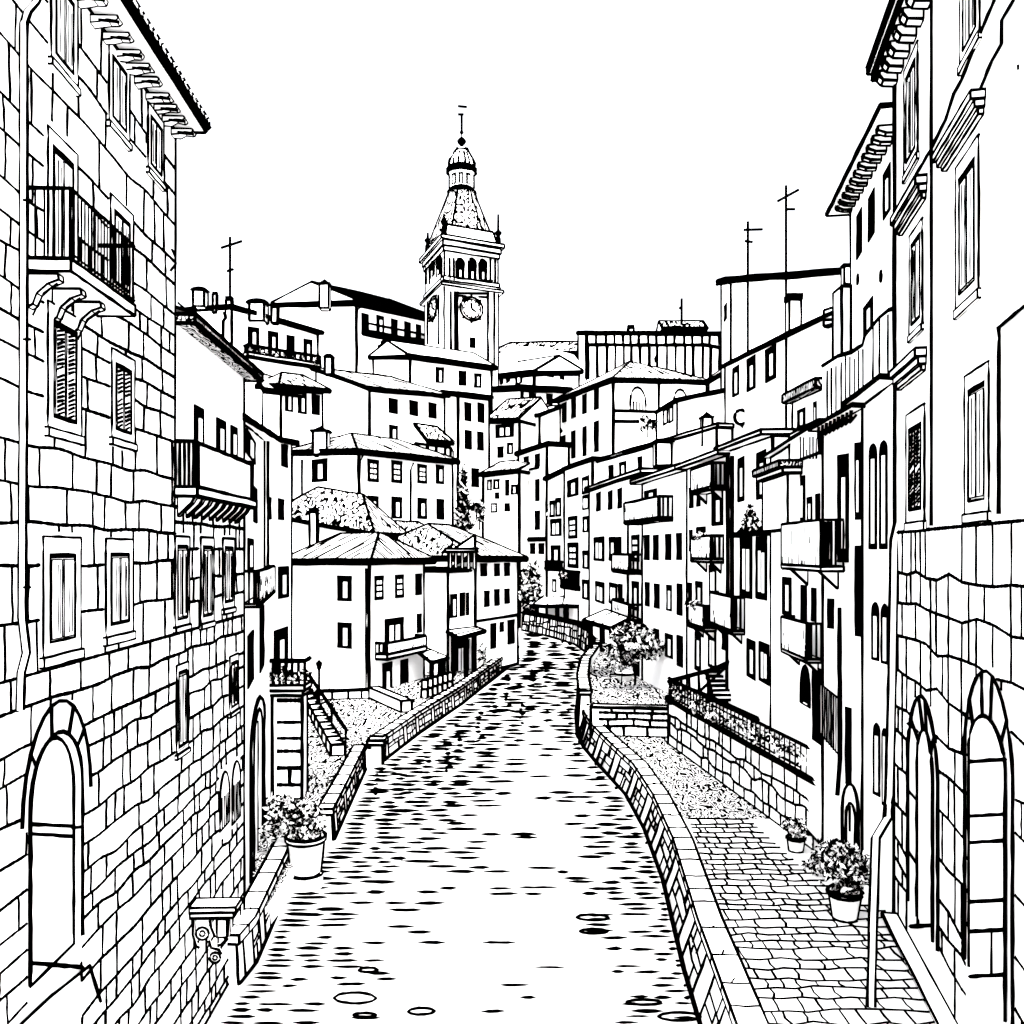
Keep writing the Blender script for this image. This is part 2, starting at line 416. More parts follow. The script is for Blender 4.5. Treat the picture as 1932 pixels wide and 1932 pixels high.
def ripple_or_reflection(x, y, L, t, ring=False):
    Y0 = H * F / (y - CY); R = random.uniform
    n = max(10 if ring else 3, int(L / (8 if ring else 14))); a = R(-.02, .02); top, bot = [], []
    for i in range(n + 1):
        k = i / n; s = (math.sin(math.pi * k) ** .5) * t * .5 * (R(.95, 1.05) if ring else R(.75, 1.2)) + .25; c = y + a * (x - L / 2 + L * k - x) + (0 if ring else R(-.35, .35))
        top.append(G(x - L / 2 + L * k, c - s, .01)); bot.append(G(x - L / 2 + L * k, c + s, .01))
    if ring:
        pts = top + bot[::-1]; m.ink([V((p.x, p.y, .02)) for p in pts], 3.4, True, jit=.2)
    else:
        for i in range(n): m.poly([top[i], bot[i], bot[i + 1], top[i + 1]], 1, False)
y = 1196.0
while y < 1945:
    k = min(1, (y - 1196) / 740); xl, xr = xat(LPX, y) if y > 1243 else 978, xat(RPX, y); x = xl + random.uniform(4, 14)
    while x < xr - 6:
        f = (x - xl) / max(1, xr - xl); R = random.uniform
        edge = math.exp(-(x - xl) / (45 + 60 * k)) + math.exp(-(xr - x) / (45 + 60 * k))
        mid = 1 - .93 * math.exp(-((x - 990) / 95) ** 2 - ((y - 1540) / 230) ** 2) - (.75 * math.exp(-((x - 930) / 170) ** 2) if y > 1690 else 0)
        left = 1.9 if (1330 < y < 1570 and f < .5) else 1  # extra strokes here paint the left houses' reflection onto the water
        dens = min(.98, (1.6 * math.exp(-k * 3.0) * left + 1.0 * edge + .1) * mid)
        L = R(16, 48) + 34 * min(1, k * 2) * R(.2, 1)
        if x + L > xr - 2: L = max(5, xr - 2 - x)
        if R(0, 1) < dens: ripple_or_reflection(x + L / 2, y + R(-2, 2), L, R(4.0, 6.0) + 2.4 * k * R(0, 1)); x += L + R(2, 12) * (1 + k)
        else: x += R(14, 40) * (1 + k)
    y += 5.0 + 7.6 * k
for xc, y0, y1, wd in ((712, 1462, 1512, 14), (752, 1450, 1500, 34), (806, 1420, 1478, 26), (845, 1395, 1460, 18), (866, 1370, 1420, 22), (905, 1345, 1400, 16), (930, 1300, 1350, 20), (958, 1275, 1330, 14), (1003, 1265, 1320, 16), (1030, 1255, 1300, 18), (985, 1330, 1370, 12)):  # broken building reflections, painted on the water as stacked black dashes
    y = y0
    while y < y1: ripple_or_reflection(xc + R(-4, 4), y, wd * R(.5, 1.15), R(4, 7)); y += R(7, 11)
for x, y, L, t in ((670, 1884, 80, 20), (795, 1909, 50, 12), (688, 1916, 44, 7), (695, 1831, 36, 8), (1118, 1732, 60, 10), (1120, 1758, 52, 8), (1215, 1892, 66, 9), (1282, 1919, 80, 15), (560, 1962, 90, 22)):
    ripple_or_reflection(x, y, L, t, True)
struct('water', m)
# quays: one solid bank each side, paved with small stones
def bank(name, pts, side, z, far, mat, scale=None, cut=None):
    m = MB()
    for p, q in zip(pts, pts[1:]):
        n = max(1, int(abs(q.y - p.y) / 4))
        for i in range(n):
            a, b = p.lerp(q, i / n), p.lerp(q, (i + 1) / n)
            A, B = V((a.x, a.y, z)), V((b.x, b.y, z)); C_, D = V((far, b.y, z)), V((far, a.y, z))
            uv = [(t.x * scale[0], t.y * scale[1]) for t in (A, B, C_, D)] if scale else None
            m.poly([A, B, C_, D], mat, False, uv)
            m.poly([(a.x, a.y, -1), (b.x, b.y, -1), B, A], 0, False)
    a = pts[0]; m.poly([(a.x, a.y, -1), (far, a.y, -1), (far, a.y, z), (a.x, a.y, z)], 0, False)
    a = pts[-1]; m.poly([(a.x, a.y, -1), (far, a.y, -1), (far, a.y, z), (a.x, a.y, z)], 0, False)
    return struct(name, m)
lq = [p + V((-.15, 0, 0)) for p in LB if p.y > 17.9] + [V((.2, 70, 0))]
lq[0] = V((-5.1, 18.25, 0))
bank('quay_paving', lq, -1, .6, -46, 4 - 1)
rp = [p + V((.3, 0, 0)) for p in RB]
near = [V((3.5, 6, 0))] + [p for p in rp if p.y < 24]; near.append(V((4.25, 25.5, 0)))
bank('cobbled_path', near, 1, .6, 30, 7)
m = MB(2.4); R = random.uniform                       # worn setts, laid in rough rows across the path
Yr = 11.5; prev = None; k = 0
while Yr < 25.6:
    xl, xr = 0, 0
    for p, q in zip(near, near[1:]):
        if p.y <= Yr <= q.y: xl = hmm(p.x, q.x, (Yr - p.y) / (q.y - p.y)) + .62
    xr = 4.0 + .2034 * Yr if Yr < 18.6 else hmm(7.8, 6.75, min(1, (Yr - 18.6) / 3)) if Yr < 22 else hmm(6.75, 6.1, (Yr - 22) / 10)
    n_ = max(3, int((xr - xl) / .34)); row = [V((hmm(xl, xr, (j + (.5 if k % 2 and 0 < j < n_ else 0) * 0) / n_) + (R(-.05, .05) if 0 < j < n_ else 0), Yr + R(-.07, .07), .606)) for j in range(n_ + 1)]
    m.ink(row, 2.6, jit=.2)
    if prev:
        u = xl + R(.05, .3)
        while u < xr - .08:
            def yy(L, u): return next((hmm(a.y, b.y, (u - a.x) / max(1e-6, b.x - a.x)) for a, b in zip(L, L[1:]) if a.x <= u <= b.x), L[0].y if u < L[0].x else L[-1].y)
            s_ = R(-.07, .07); m.ink([V((u, yy(prev, u), .606)), V((u + s_, (yy(prev, u) + yy(row, u)) / 2, .606)), V((u + s_ * .6, yy(row, u), .606))], R(2, 3), jit=.1); u += R(.24, .52)
    prev = row; Yr += R(.3, .46); k += 1
jo = m.build('paving_joints'); jo.parent = bpy.data.objects['cobbled_path']
mid = [V((4.25, 25.5, 0))] + [p for p in rp if 25.6 < p.y < 36.5] + [V((3.3, 37, 0))]
bank('path', mid, 1, .6, 30, 3)
farp = [V((3.3, 37, 0))] + [p for p in rp if p.y > 37.5]
bank('plaza', [p for p in farp if p.y < 93.5], 1, 1.35, 46, 3)
m = MB()                                              # hillside the old town climbs
NX, NY = 36, 34; gx = [-90 + 190 * i / NX for i in range(NX + 1)]; gy = [2 + 198 * j / NY for j in range(NY + 1)]
for i in range(NX):
    for j in range(NY):
        m.poly([(gx[a], gy[b], terr(gx[a], gy[b])) for a, b in ((i, j), (i + 1, j), (i + 1, j + 1), (i, j + 1))], 0, False)
m.poly([(-1500, -300, -1.6), (1500, -300, -1.6), (1500, 1700, -1.6), (-1500, 1700, -1.6)], 0, False)
struct('hillside', m)
# ================================================================ canal parapets
def parapet(label, pts, side, zt, bat, wid, zl, gap=1.35, pillar=True, pen=3.4, seed=1, pw=.5):
    random.seed(seed); R = random.uniform; o = thing('parapet_wall', label, 'parapet', pts[0])
    n = []
    for i in range(len(pts)):
        t = (pts[min(i + 1, len(pts) - 1)] - pts[max(i - 1, 0)]); q = V((t.y, -t.x, 0)).normalized()
        n.append(q if q.x * side > 0 else -q)
    for i in range(1, len(n)):
        if n[i].dot(n[i - 1]) < 0: n[i] = -n[i]
    ct = .17; A = [p + V((0, 0, -.4)) for p in pts]; B = [p + n[i] * bat + V((0, 0, zt - ct)) for i, p in enumerate(pts)]
    m = MB(pen)
    for i in range(len(pts) - 1): m.poly([A[i], A[i + 1], B[i + 1], B[i]], 0, False)
    Bk = [p + n[i] * (bat + wid - .04) + V((0, 0, zt - ct)) for i, p in enumerate(pts)]; Kk = [V((p.x, p.y, zl - .3)) for p in Bk]
    for i in range(len(pts) - 1): m.poly([Bk[i], Bk[i + 1], Kk[i + 1], Kk[i]], 0, False)
    for i in (0, -1): m.poly([A[i], B[i], Bk[i], Kk[i]], 0, True)
    W0 = [p + V((0, 0, .03)) for p in pts]; m.ink(W0, 5.0 if wid < .45 else 4, jit=.3)
    cum = [0]
    for p, q in zip(pts, pts[1:]): cum.append(cum[-1] + (q - p).length)
    def at(L, s):
        for i in range(len(cum) - 1):
            if s <= cum[i + 1] or i == len(cum) - 2:
                return L[i].lerp(L[i + 1], max(0, min(1, (s - cum[i]) / (cum[i + 1] - cum[i] + 1e-9))))
    def fp(s, t): return at(W0, s).lerp(at(B, s), t)
    s = .3; T = cum[-1]; cuts = []
    while s < T - .2:
        cuts.append(s); s += gap * R(.75, 1.25)
    for k, s in enumerate(cuts):
        m.ink([fp(s, 0), fp(s, 1)], pen * .9)
        if pillar and s + pw < T: m.ink([fp(s + pw, 0), fp(s + pw, 1)], pen * .9)
        e = cuts[k + 1] if k + 1 < len(cuts) else T; s0 = s + (pw if pillar else 0); w = e - s0
        if w > .25:
            a, b = R(.3, .45), R(.55, .75)
            m.ink([fp(s0, a), fp(s0 + w * .5, a + R(-.05, .08)), fp(e, a + R(-.06, .06))], pen * .7)
            m.ink([fp(s0, b), fp(s0 + w * .4, b + R(-.05, .08)), fp(e, b + R(-.06, .06))], pen * .7)
            for lo, hi in ((0, a), (a, b), (b, 1)):
                for _ in range(1 if w < .8 else 2): u = s0 + w * R(.2, .8); m.ink([fp(u, lo), fp(u + R(-.04, .04), hi)], pen * .65)
    m.build('wall', o)
    c = MB(pen); i0 = [p + n[i] * (bat - .05) + V((0, 0, zt - ct)) for i, p in enumerate(pts)]; i1 = [p + V((0, 0, ct)) for p in i0]
    o0 = [p + n[i] * (bat + wid) + V((0, 0, zt - ct)) for i, p in enumerate(pts)]; o1 = [p + V((0, 0, ct)) for p in o0]
    for i in range(len(pts) - 1):
        c.poly([i0[i], i0[i + 1], i1[i + 1], i1[i]], 0, False); c.poly([i1[i], i1[i + 1], o1[i + 1], o1[i]], 0, False)
        c.poly([o1[i], o1[i + 1], o0[i + 1], o0[i]], 0, False); c.poly([o0[i], o0[i + 1], i0[i + 1], i0[i]], 0, False)
    for i in (0, -1): c.poly([i0[i], i1[i], o1[i], o0[i]], 0, True)
    for L in (i1, o1, i0): c.ink(L, pen * (1 if L is not i0 else .8), jit=.4)
    s = .5
    while s < T:
        a, b = at(i1, s), at(o1, s); c.ink([a, a.lerp(b, .5) + V((0, R(-.05, .05), 0)), b], pen * .85); c.ink([at(i0, s), a], pen * .8)
        if R(0, 1) < .4: q = a.lerp(b, R(.3, .7)); c.ink([q, q + V((R(-.1, .1), R(.05, .2), 0))], pen * .7)
        s += R(.7, 1.35)
    c.build('coping', o); random.seed(seed + 50); return o
parapet('low stone parapet at the foot of the big block palace, ending at the potted bush', [V((-5.02, 17.0, 0))] + LB[1:3], -1, .92, .06, .36, .6, 1.5, True, seed=3)
parapet('short leaning stone parapet just beyond the potted bush on the left bank', LB[4:6], -1, .88, .06, .4, .6, 2.2, True, seed=4)
parapet('left bank parapet below the plaza, running past the cafe to the last house', LB[6:], -1, .95, .06, .42, .6, 2.4, True, 3, seed=5)
parapet('long right bank parapet of coped stone panels beside the cobbled path', RB[:9], 1, 1.03, .3, .42, .6, 2.5, True, 3.4, seed=6, pw=.85)
parapet('curving far parapet on the right bank around the bend of the canal', RB[8:], 1, 1.9, .12, .5, 1.35, 2.2, False, 3, seed=7)
o = thing('stone_pillar', 'stubby white stone pillar at the near corner of the left plaza parapet', 'pillar', G(709, 1445))
m = MB(3.6); a = G(697, 1443); b = G(722, 1443); w = b.x - a.x; m.box(a + V((0, 0, -.3)), (w, 0, 0), (0, .6, 0), (0, 0, 1.05), 0); m.build('shaft', o)
m = MB(3.6); m.box(a + V((-.08, -.06, .75)), (w + .16, 0, 0), (0, .8, 0), (0, 0, .17), 0); m.build('cap', o)
# ================================================================ big stone palace, left
def wallX(x): return 4.505 / (-(x - CX) / F - .0437)   # depth of the left wall plane where the photo shows column x
LW = Fac((-5.3 - .0437 * (3.5 - 18.2), 3.5), (-5.3 - .0437 * (14.0 - 18.2), 14.0))
LX = Fac((LW.b.x, 14.0), (-5.3, 18.2))
o = thing('palace', 'tall palace of big stone blocks on the left with a bar balcony and arched door', 'palace', LW.w(9, -.5)); PAL = o
zt = LW.z(328, 245)
m = MB(4.4)
D = -LW.n * 9
a, b = LW.w(0, -.6), LW.w(LW.len, -.6); up = V((0, 0, zt + .6)); R = random.uniform
m.poly([a, b, b + up, a + up], 0, False); m.poly([b, b + D, b + D + up, b + up], 0, False); m.poly([a + D, a, a + up, a + D + up], 0, False)
m.poly([b + D, a + D, a + D + up, b + D + up], 0, False); m.poly([a + up, b + up, b + D + up, a + D + up], 0, False)
m.ink([LW.w(k * .5, .02) for k in range(int(LW.len * 2) + 1)], 4.5); m.ink([LW.pt(328, 1200), b + up], 4.4); m.ink([a + up, b + up], 4.5)
WL = [('F', 92, 142, -40, 138), ('F', 202, 240, 100, 250), ('F', 276, 305, 212, 333), ('F', 86, 142, 264, 520), ('F', 205, 247, 385, 560), ('L', 86, 149, 585, 815), ('L', 207, 250, 668, 832), ('F', 77, 148, 1013, 1233), ('F', 196, 247, 1017, 1197)]
au = [LW.u(x) for x in (38, 53, 134, 168)]
def arch_hole(u, z):
    zs, ztp = LW.z(110, 1520), LW.z(110, 1325)
    if not au[0] < u < au[3]: return False
    if z < zs: return u > au[1] - .02 and u < LW.u(152)
    t = (u - (au[0] + au[3]) / 2) / ((au[3] - au[0]) / 2); return z < zs + (ztp - zs) * max(0, 1 - t * t) ** .5
rects = [LW.rect(*r[1:]) for r in WL]
def hol(u, z): return arch_hole(u, z) or any(a - .01 < u < b + .01 and c - .05 < z < d for a, b, c, d in rects)
masonry(m, LW, LW.u(-40), LW.len, LW.z(300, 1205), zt, .43, .58, hol, 3.8, .03)
zmid = LW.z(300, 1205); low = [-.2]
while low[-1] < zmid - .2: low.append(low[-1] + .33 * R(.75, 1.28))
low[-1] = zmid
masonry(m, LW, LW.u(-40), LW.len, -.2, zmid, .33, .52, hol, 3.8, .03, rows=low)
m.build('wall', o)
for st, *r in WL: window(o, LW, st, *r, name='window')
# arched door: voussoir ring, jamb, blank leaf with a rail
m = MB(4.6); zs, ztp, zi = LW.z(110, 1500), LW.z(110, 1322), LW.z(110, 1380); zb = LW.z(92, 1823)
outr = arch_pts(au[0], au[3], LW.z(45, 1545), LW.z(110, 1520), ztp, 14); inn = arch_pts(au[1], LW.u(152), zb, zs, zi, 14); leaf = arch_pts(au[1], au[2], zb, zs, LW.z(98, 1392), 14)
m.ink([LW.w(*p, .02) for p in outr[1:-1]], 4.8); m.ink([LW.w(*p, .02) for p in inn], 4.8)
for k in (4, 7, 10, 12): m.ink([LW.w(*outr[k], .02), LW.w(*inn[k], .02)], 4.4)
m.ink([LW.pt(33, 1935, .02), LW.pt(92, 1880, .02), LW.pt(166, 1822, .02), LW.pt(187, 1890, .02)], 4.4)
m.poly([LW.w(*p, .008) for p in inn], 0, False); fr = m.build('door_surround', o)
m = MB(4.6); m.poly([LW.w(*p, .02) for p in leaf], 0, False); m.ink([LW.w(*p, .025) for p in leaf], 4.8, True)
for y0, y1 in ((1555, 1559), (1573, 1578)): m.ink([LW.pt(54, y0, .025), LW.pt(133, y1, .025)], 4.4)
m.ink([LW.pt(53, 1817, .025), LW.pt(152, 1825, .025)], 4.6); m.ink([LW.pt(131, 1562, .025), LW.pt(150, 1560, .025)], 4); m.build('door', o)
# eaves: slab on corbels, tile edge
m = MB(4.6); ov = .45
e0, e1 = LW.w(0, zt + .02), LW.w(LW.len + .05, zt + .02)
m.box(e0, e1 - e0, LW.n * ov, (0, 0, .07), 0, w=4.4)
q = MB(4); h = V((0, 0, .12)); p0 = e0 + LW.n * (ov + .04) + V((0, 0, .07)); p1 = e1 + LW.n * (ov + .04) + V((0, 0, .07)); bk = -LW.n * 6 + V((0, 0, 2.2))
q.poly([p0, p1, p1 + bk, p0 + bk], 2, False); q.poly([p0, p1, p1 + h, p0 + h], 0, False); q.poly([p0 + h, p1 + h, p1 + h + bk, p0 + h + bk], 2, False); q.poly([p1, p1 + h, p1 + h + bk, p1 + bk], 0, True)
q.ink([p0, p1], 6); q.ink([p0 + h, p1 + h], 4)
t = 0
while t < (p1 - p0).length:
    d = (p1 - p0).normalized() * t; q.ink([p0 + d, p0 + d + h], 3.4); q.tube([p0 + d + h * .5 + LW.n * .02, p0 + d + LW.d * .08 + h * .9 + LW.n * .02], .02, 0); t += R(.12, .24)
rf = m.build('roof', o); q.build('roof_tiles', rf)
u = .3
while u < LW.len - .1:
    m = MB(3.2); zt0 = zt - .04
    prof = [(0, zt0), (.31, zt0), (.33, zt0 - .03), (.3, zt0 - .06), (.2, zt0 - .05), (.1, zt0 - .08), (0, zt0 - .09)]
    A = [LW.w(u, z, x) for x, z in prof]; B = [p + LW.d * R(.1, .17) for p in A]
    m.poly(A, 0, w=2.2); m.poly(B[::-1], 0, w=2.2)
    for i in range(7): m.poly([A[i], A[(i + 1) % 7], B[(i + 1) % 7], B[i]], 0, True, w=1.6)
    m.ink([LW.w(u, zt0 - .06, .1), LW.w(u, zt0 - .08, .34)], 3.2); m.build('corbel', rf); u += R(.3, .44)
# balcony with bars and three scrolled brackets
pj = .44; u0, u1 = LW.u(50), LW.u(184); z0, z1, z2 = 10.84, 10.97, 11.68
m = MB(4.4); slab(m, LW, u0, u1, z0, z1, 0, pj, 0); bo = m.build('balcony', o)
q = MB(3.2); q.ink([LW.w(u0, z2, pj), LW.w(u1, z2, pj), LW.w(u1, z2, 0)], 4.6); q.ink([LW.w(u0, z2, 0), LW.w(u0, z2, pj)], 5)
q.ink([LW.w(u0, z1 + .05, pj), LW.w(u1, z1 + .05, pj)], 3.4)
u = u0
while u <= u1: q.ink([LW.w(u, z1, pj), LW.w(u, z2, pj)], R(1.7, 2.7), jit=.2); u += .085
for k in range(5): q.ink([LW.w(u0, z1, pj * k / 5), LW.w(u0, z2, pj * k / 5)], 2.6)
for k in (0, .5): q.ink([LW.w(u1, z1, pj * k), LW.w(u1, z2, pj * k)], 1.8)
q.build('railing', bo)
for x in (52, 98, 138):
    u = LW.u(x); q = MB(4)
    pr = [(0, z0 - .02), (.3, z0 - .02), (.31, z0 - .08), (.2, z0 - .12), (.09, z0 - .22), (.05, z0 - .33), (0, z0 - .36)]
    A = [LW.w(u, z, x_) for x_, z in pr]; B = [p + LW.d * .11 for p in A]
    q.poly(A, 0, w=3); q.poly(B[::-1], 0, w=3)
    for i in range(7): q.poly([A[i], A[(i + 1) % 7], B[(i + 1) % 7], B[i]], 0, w=2.4)
    q.ink([LW.w(u, z0 - .12, .3) , LW.w(u, z0 - .22, .16), LW.w(u, z0 - .45, .05)], 3); q.build('bracket', bo)
pp = [LW.pt(x, y, .06) for x, y in ((75, -20), (70, 3), (48, 24), (44, 40), (43, 500), (42, 1160), (44, 1190), (50, 1238), (38, 1290), (37, 1340))]
pp = [LW.pt(x - 11, y, .06) for x, y in ((80, -30), (68, 6), (52, 24), (45, 44), (45, 400), (44, 800), (42, 1165), (50, 1232), (40, 1270), (38, 1340))]
pipe(o, pp, 12, pen=4.2)
for y in (377, 640, 1108): m = MB(3); m.ink([LW.pt(20, y, .12), LW.pt(34, y, .12)], 3); m.build('pipe_clamp', o)
m = MB(3.4); m.ink([LW.pt(x, y, .05) for x, y in ((318, 470), (324, 482), (325, 498), (316, 510))], 3.4); m.build('cable', o)
# ================================================================ balcony house next door
zt2 = LX.z(390, 655)
o = thing('house', 'plain white house on a stone base, with a panelled balcony, beside the block palace', 'house', LX.w(2, -.5)); m = MB(4)
D = -LX.n * 8; a, b = LX.w(0.01, -.6), LX.w(LX.len, -.6); up = V((0, 0, zt2 + .6))
m.poly([a, b, b + up, a + up], 0, False); m.poly([b, b + D, b + D + up, b + up], 0, False); m.poly([b + D, a + D, a + D + up, b + D + up], 0, False)
m.ink([LX.w(0, .02), LX.w(LX.len, .02)], 4.5); m.ink([LX.w(LX.len, .02), b + up], 4.4)
WX = [('F', 327, 354, 1012, 1181), ('F', 376, 400, 1014, 1175), ('F', 418, 439, 1016, 1148), ('F', 310, 349, 1250, 1418), ('F', 431, 447, 1236, 1342)]
rx = [LX.rect(*r[1:]) for r in WX[:3]] + [LX.rect(431, 447, 1236, 1342), LX.rect(413, 452, 1440, 1558)]
wl = LW.rect(310, 349, 1250, 1418)
def holx(u, z): return any(a - .01 < u < b + .01 and c - .04 < z < d for a, b, c, d in rx)
zc = LX.z(390, 965)
masonry(m, LX, .02, LX.len, zmid, zc, .38, .5, holx, 3.6, .015)
masonry(m, LX, 0, LX.len, -.2, zmid, .33, .5, holx, 3.4, .03, rows=low)
m.build('wall', o)
for k, (st, *r) in enumerate(WX):
    if k == 3: continue
    window(o, LX, st, *r)
window(PAL, LW, 'F', 310, 349, 1252, 1418) if LW.u(349) < LW.len else window(o, LX, 'F', 330, 352, 1252, 1418)
for x0, x1, yt, yb in ((365, 382, 768, 850), (407, 423, 792, 855), (434, 445, 805, 862)): window(o, LX, 'K', x0, x1, yt, yb)
window(o, LX, 'W', 413, 430, 1456, 1560, 'door'); window(o, LX, 'W', 436, 451, 1436, 1548, 'door')
m = MB(4.4); e0, e1 = LX.w(-.0, zt2), LX.w(LX.len + .25, zt2 - .05); n_ = LX.n
m.box(e0 - n_ * .2, e1 - e0, n_ * .5, (0, 0, .13), 2, w=4.4); bk = -n_ * 5 + V((0, 0, 1.4)); h = V((0, 0, .16))
m.poly([e0 + n_ * .3 + h, e1 + n_ * .3 + h, e1 + bk + h, e0 + bk + h], 2, True); m.poly([e0 + bk, e1 + bk, e1 + bk + h, e0 + bk + h], 0); m.ink([e0 + n_ * .3, e1 + n_ * .3], 8)
m.ink([e0 + n_ * .05 + V((0, 0, .3)), e1 + n_ * .05 + V((0, 0, .3))], 3.6); m.build('roof', o)
pj = .27; u0, u1 = LX.u(341), LX.u(447); z0, z1 = LX.z(395, 948), LX.z(395, 856)
m = MB(4.2); slab(m, LX, -.05, u1 + .05, z0, z0 + .14, 0, pj + .08, 0); bo = m.build('balcony', o)
q = MB(4); slab(q, LX, .25, u1, z0 + .14, z1, pj - .06, pj, 0, w=5); slab(q, LX, u1 - .06, u1, z0 + .14, z1, 0, pj, 0, w=6)
for k in range(4): q.ink([LX.w(.02, z0 + .14, pj * k / 4), LX.w(.02, z1, pj * k / 4)], 3.6)
q.ink([LX.w(.02, z1, 0), LX.w(.02, z1, pj), LX.w(.25, z1, pj)], 4.4); q.build('railing', bo)
for k in range(9):
    u = hmm(.1, u1 - .2, k / 8); q = MB(3); A = [LX.w(u, z, x) for x, z in ((0, z0), (pj, z0), (pj * .8, z0 - .1), (0, z0 - .3))]; B = [p + LX.d * .12 for p in A]
    q.poly(A, 0, w=3); q.poly(B[::-1], 0, w=3)
    for i in range(4): q.poly([A[i], A[(i + 1) % 4], B[(i + 1) % 4], B[i]], 0, w=2.6)
    q.build('bracket', bo)
# scrolled stone bracket on the left wall by the water
fx = LX
o = thing('stone_bracket', 'carved stone bracket with scroll and cornice low on the block wall over the water', 'bracket', fx.pt(357, 1830))
ua = fx.u(357); ub = ua + .34; g = fx.Y(357) / F; zc_ = lambda y: 8 - (y - CY) * g
m = MB(3.2); slab(m, fx, ua, ub, zc_(1733), zc_(1722), 0, .7, 0); slab(m, fx, ua - .03, ub + .03, zc_(1722), zc_(1712), 0, .74, 0); m.build('cornice', o)
m = MB(3); ring_ = lambda cx, cy, r, n=12: [fx.w(ua + .03, zc_(cy) + r * g * math.sin(t * math.tau / n), cx + r * g * math.cos(t * math.tau / n)) for t in range(n)]
for cx, cy, r in ((.2, 1763, 12), (.4, 1809, 10)):
    a, b = ring_(cx, cy, r), [p + LX.d * .12 for p in ring_(cx, cy, r)]
    m.poly(a, 0, False); m.poly(b[::-1], 0, False)
    for k in range(12): m.poly([a[k], a[(k + 1) % 12], b[(k + 1) % 12], b[k]], 0, False)
    m.ink([p - LX.d * .01 for p in a], 2.8, True); m.ink([p - LX.d * .01 for p in ring_(cx, cy, r * .42)], 2.2, True)
for pts in (((.06, 1735), (.05, 1765), (.1, 1786), (.16, 1790)), ((.3, 1776), (.34, 1790), (.46, 1794), (.5, 1803)), ((.62, 1735), (.6, 1768), (.5, 1784), (.44, 1786)), ((.32, 1738), (.34, 1752), (.4, 1770))):
    A = [fx.w(ua + .04, zc_(y), x) for x, y in pts]; m.tube(A, .025, 0, 6); m.ink([p - LX.d * .02 for p in A], 3.2)
m.build('scroll', o)
m = MB(3); m.box(fx.w(ua + .05, zc_(1772), .42), LX.d * .2, LX.n * .16, (0, 0, 34 * g), 0, w=2.8); m.build('block', o)
# ================================================================ house 3 with terrace pier, left bank
h = house('house', 'narrow white house with a black downpipe between the balcony house and the stone pier', [(455, 18.5), (502, 27), (549, 30)], [796, 832, 836], ('flat', 0),
    '0K 463 480 822 865;1B 530 541 838 880;1B 503 510 938 979;1B 524 534 942 980;0B 477 483 920 985;1K 524 543 1070 1127;0K 466 476 1017 1075;1K 516 541 1187 1265;0Bd 466 476 1195 1290;0B 489 496 1145 1262', fascia=7, ov=.3, roofmat=0, q3=(-15, 30))
pipe(h['o'], [h['f'][0].pt(497, y, .08) for y in (832, 900, 1000, 1100)], 5, pen=4)
balcony(h['o'], h['f'][0], 460, 497, 1073, 1132, .3, 'panel', 5, brackets=False)
m = MB(3.6); f0 = h['f'][0]; pts = arch_pts(f0.u(470), f0.u(495), .6, f0.z(482, 1385), f0.z(482, 1325), 8)
m.poly([f0.w(*p, .03) for p in pts], 0, False); m.ink([f0.w(*p, .03) for p in pts], 5); pts = arch_pts(f0.u(475), f0.u(491), .6, f0.z(482, 1395), f0.z(482, 1345), 8)
m.ink([f0.w(*p, .035) for p in pts], 4); m.ink([f0.w(f0.u(483), .6, .035), f0.w(f0.u(483), f0.z(483, 1360), .035)], 3); m.build('door', h['o'])
o = thing('terrace_pier', 'square stone block pier carrying a small railed terrace against the narrow house', 'pier', G(545, 1450, .6))
pf = Fac(P(513, 1450, 27.5), P(570, 1450, 27.5)); zt = pf.z(545, 1312); m = MB(4)
a = pf.w(0, .3); m.box(a, pf.d * pf.len, -pf.n * .6, (0, 0, zt - .3), 0, w=4.4)
masonry(m, pf, .15, pf.len - .02, .6, zt - .15, .42, .8, None, 4, .02); m.build('wall', o)
m = MB(3.6); slab(m, pf, -.2, pf.len + .04, zt, zt + .16, -.7, .06, 0); slab(m, pf, -.3, pf.len + .1, zt + .16, zt + .32, -.75, .12, 0); m.build('cornice', o)
m = MB(3.4); zr = pf.z(545, 1246)
for k in range(8): m.ink([pf.w(hmm(-.3, pf.len + .1, k / 7), zt + .36, .1), pf.w(hmm(-.3, pf.len + .1, k / 7), zr, .1)], 3.6)
m.ink([pf.w(-.3, zr, .1), pf.w(pf.len + .1, zr, .1), pf.w(pf.len + .1, zr, -.6)], 5); m.ink([pf.w(-.3, (zr + zt + .3) / 2, .1), pf.w(pf.len + .1, (zr + zt + .3) / 2, .1)], 3)
m.build('railing', o)
m = MB(3)
for k in range(5): leaves(m, pf.w(hmm(0, pf.len, k / 4), zt + .6, .0), (.3, .3, .3), 60, .07, .55)
m.build('plants', o)
# stepped kerb wall between lower quay and plaza, with lamp
o = thing('stepped_kerb', 'diagonal row of low kerb blocks with a rail, below the street lamp', 'steps', G(612, 1360, .6))
A, B = G(578, 1302, .6), G(652, 1428, .6); m = MB(3.2); n = 11
for i in range(n):
    p, q = A.lerp(B, i / n), A.lerp(B, (i + .86) / n); d = q - p; sd = V((d.y, -d.x, 0)).normalized() * .5
    m.box(p, d, sd, (0, 0, .42), 0, w=3.4)
    m.poly([p + V((0, 0, .43)) + d * .1, p + V((0, 0, .43)) + d * .8, p + d * .5 + sd * .7 + V((0, 0, .43))], 1, False)
m.build('blocks', o); m = MB(4.4); z = V((0, 0, 1.0)); m.ink([A + z, B + z], 4.6)
for i in (0, 4, 8, 11): c = A.lerp(B, i / 11); m.tube([c, c + z], .05 * c.y / 35, 1)
m.build('rail', o)
o = thing('street_lamp', 'thin black street lamp on the left quay in front of the blank house wall', 'street lamp', G(602, 1347, .6))
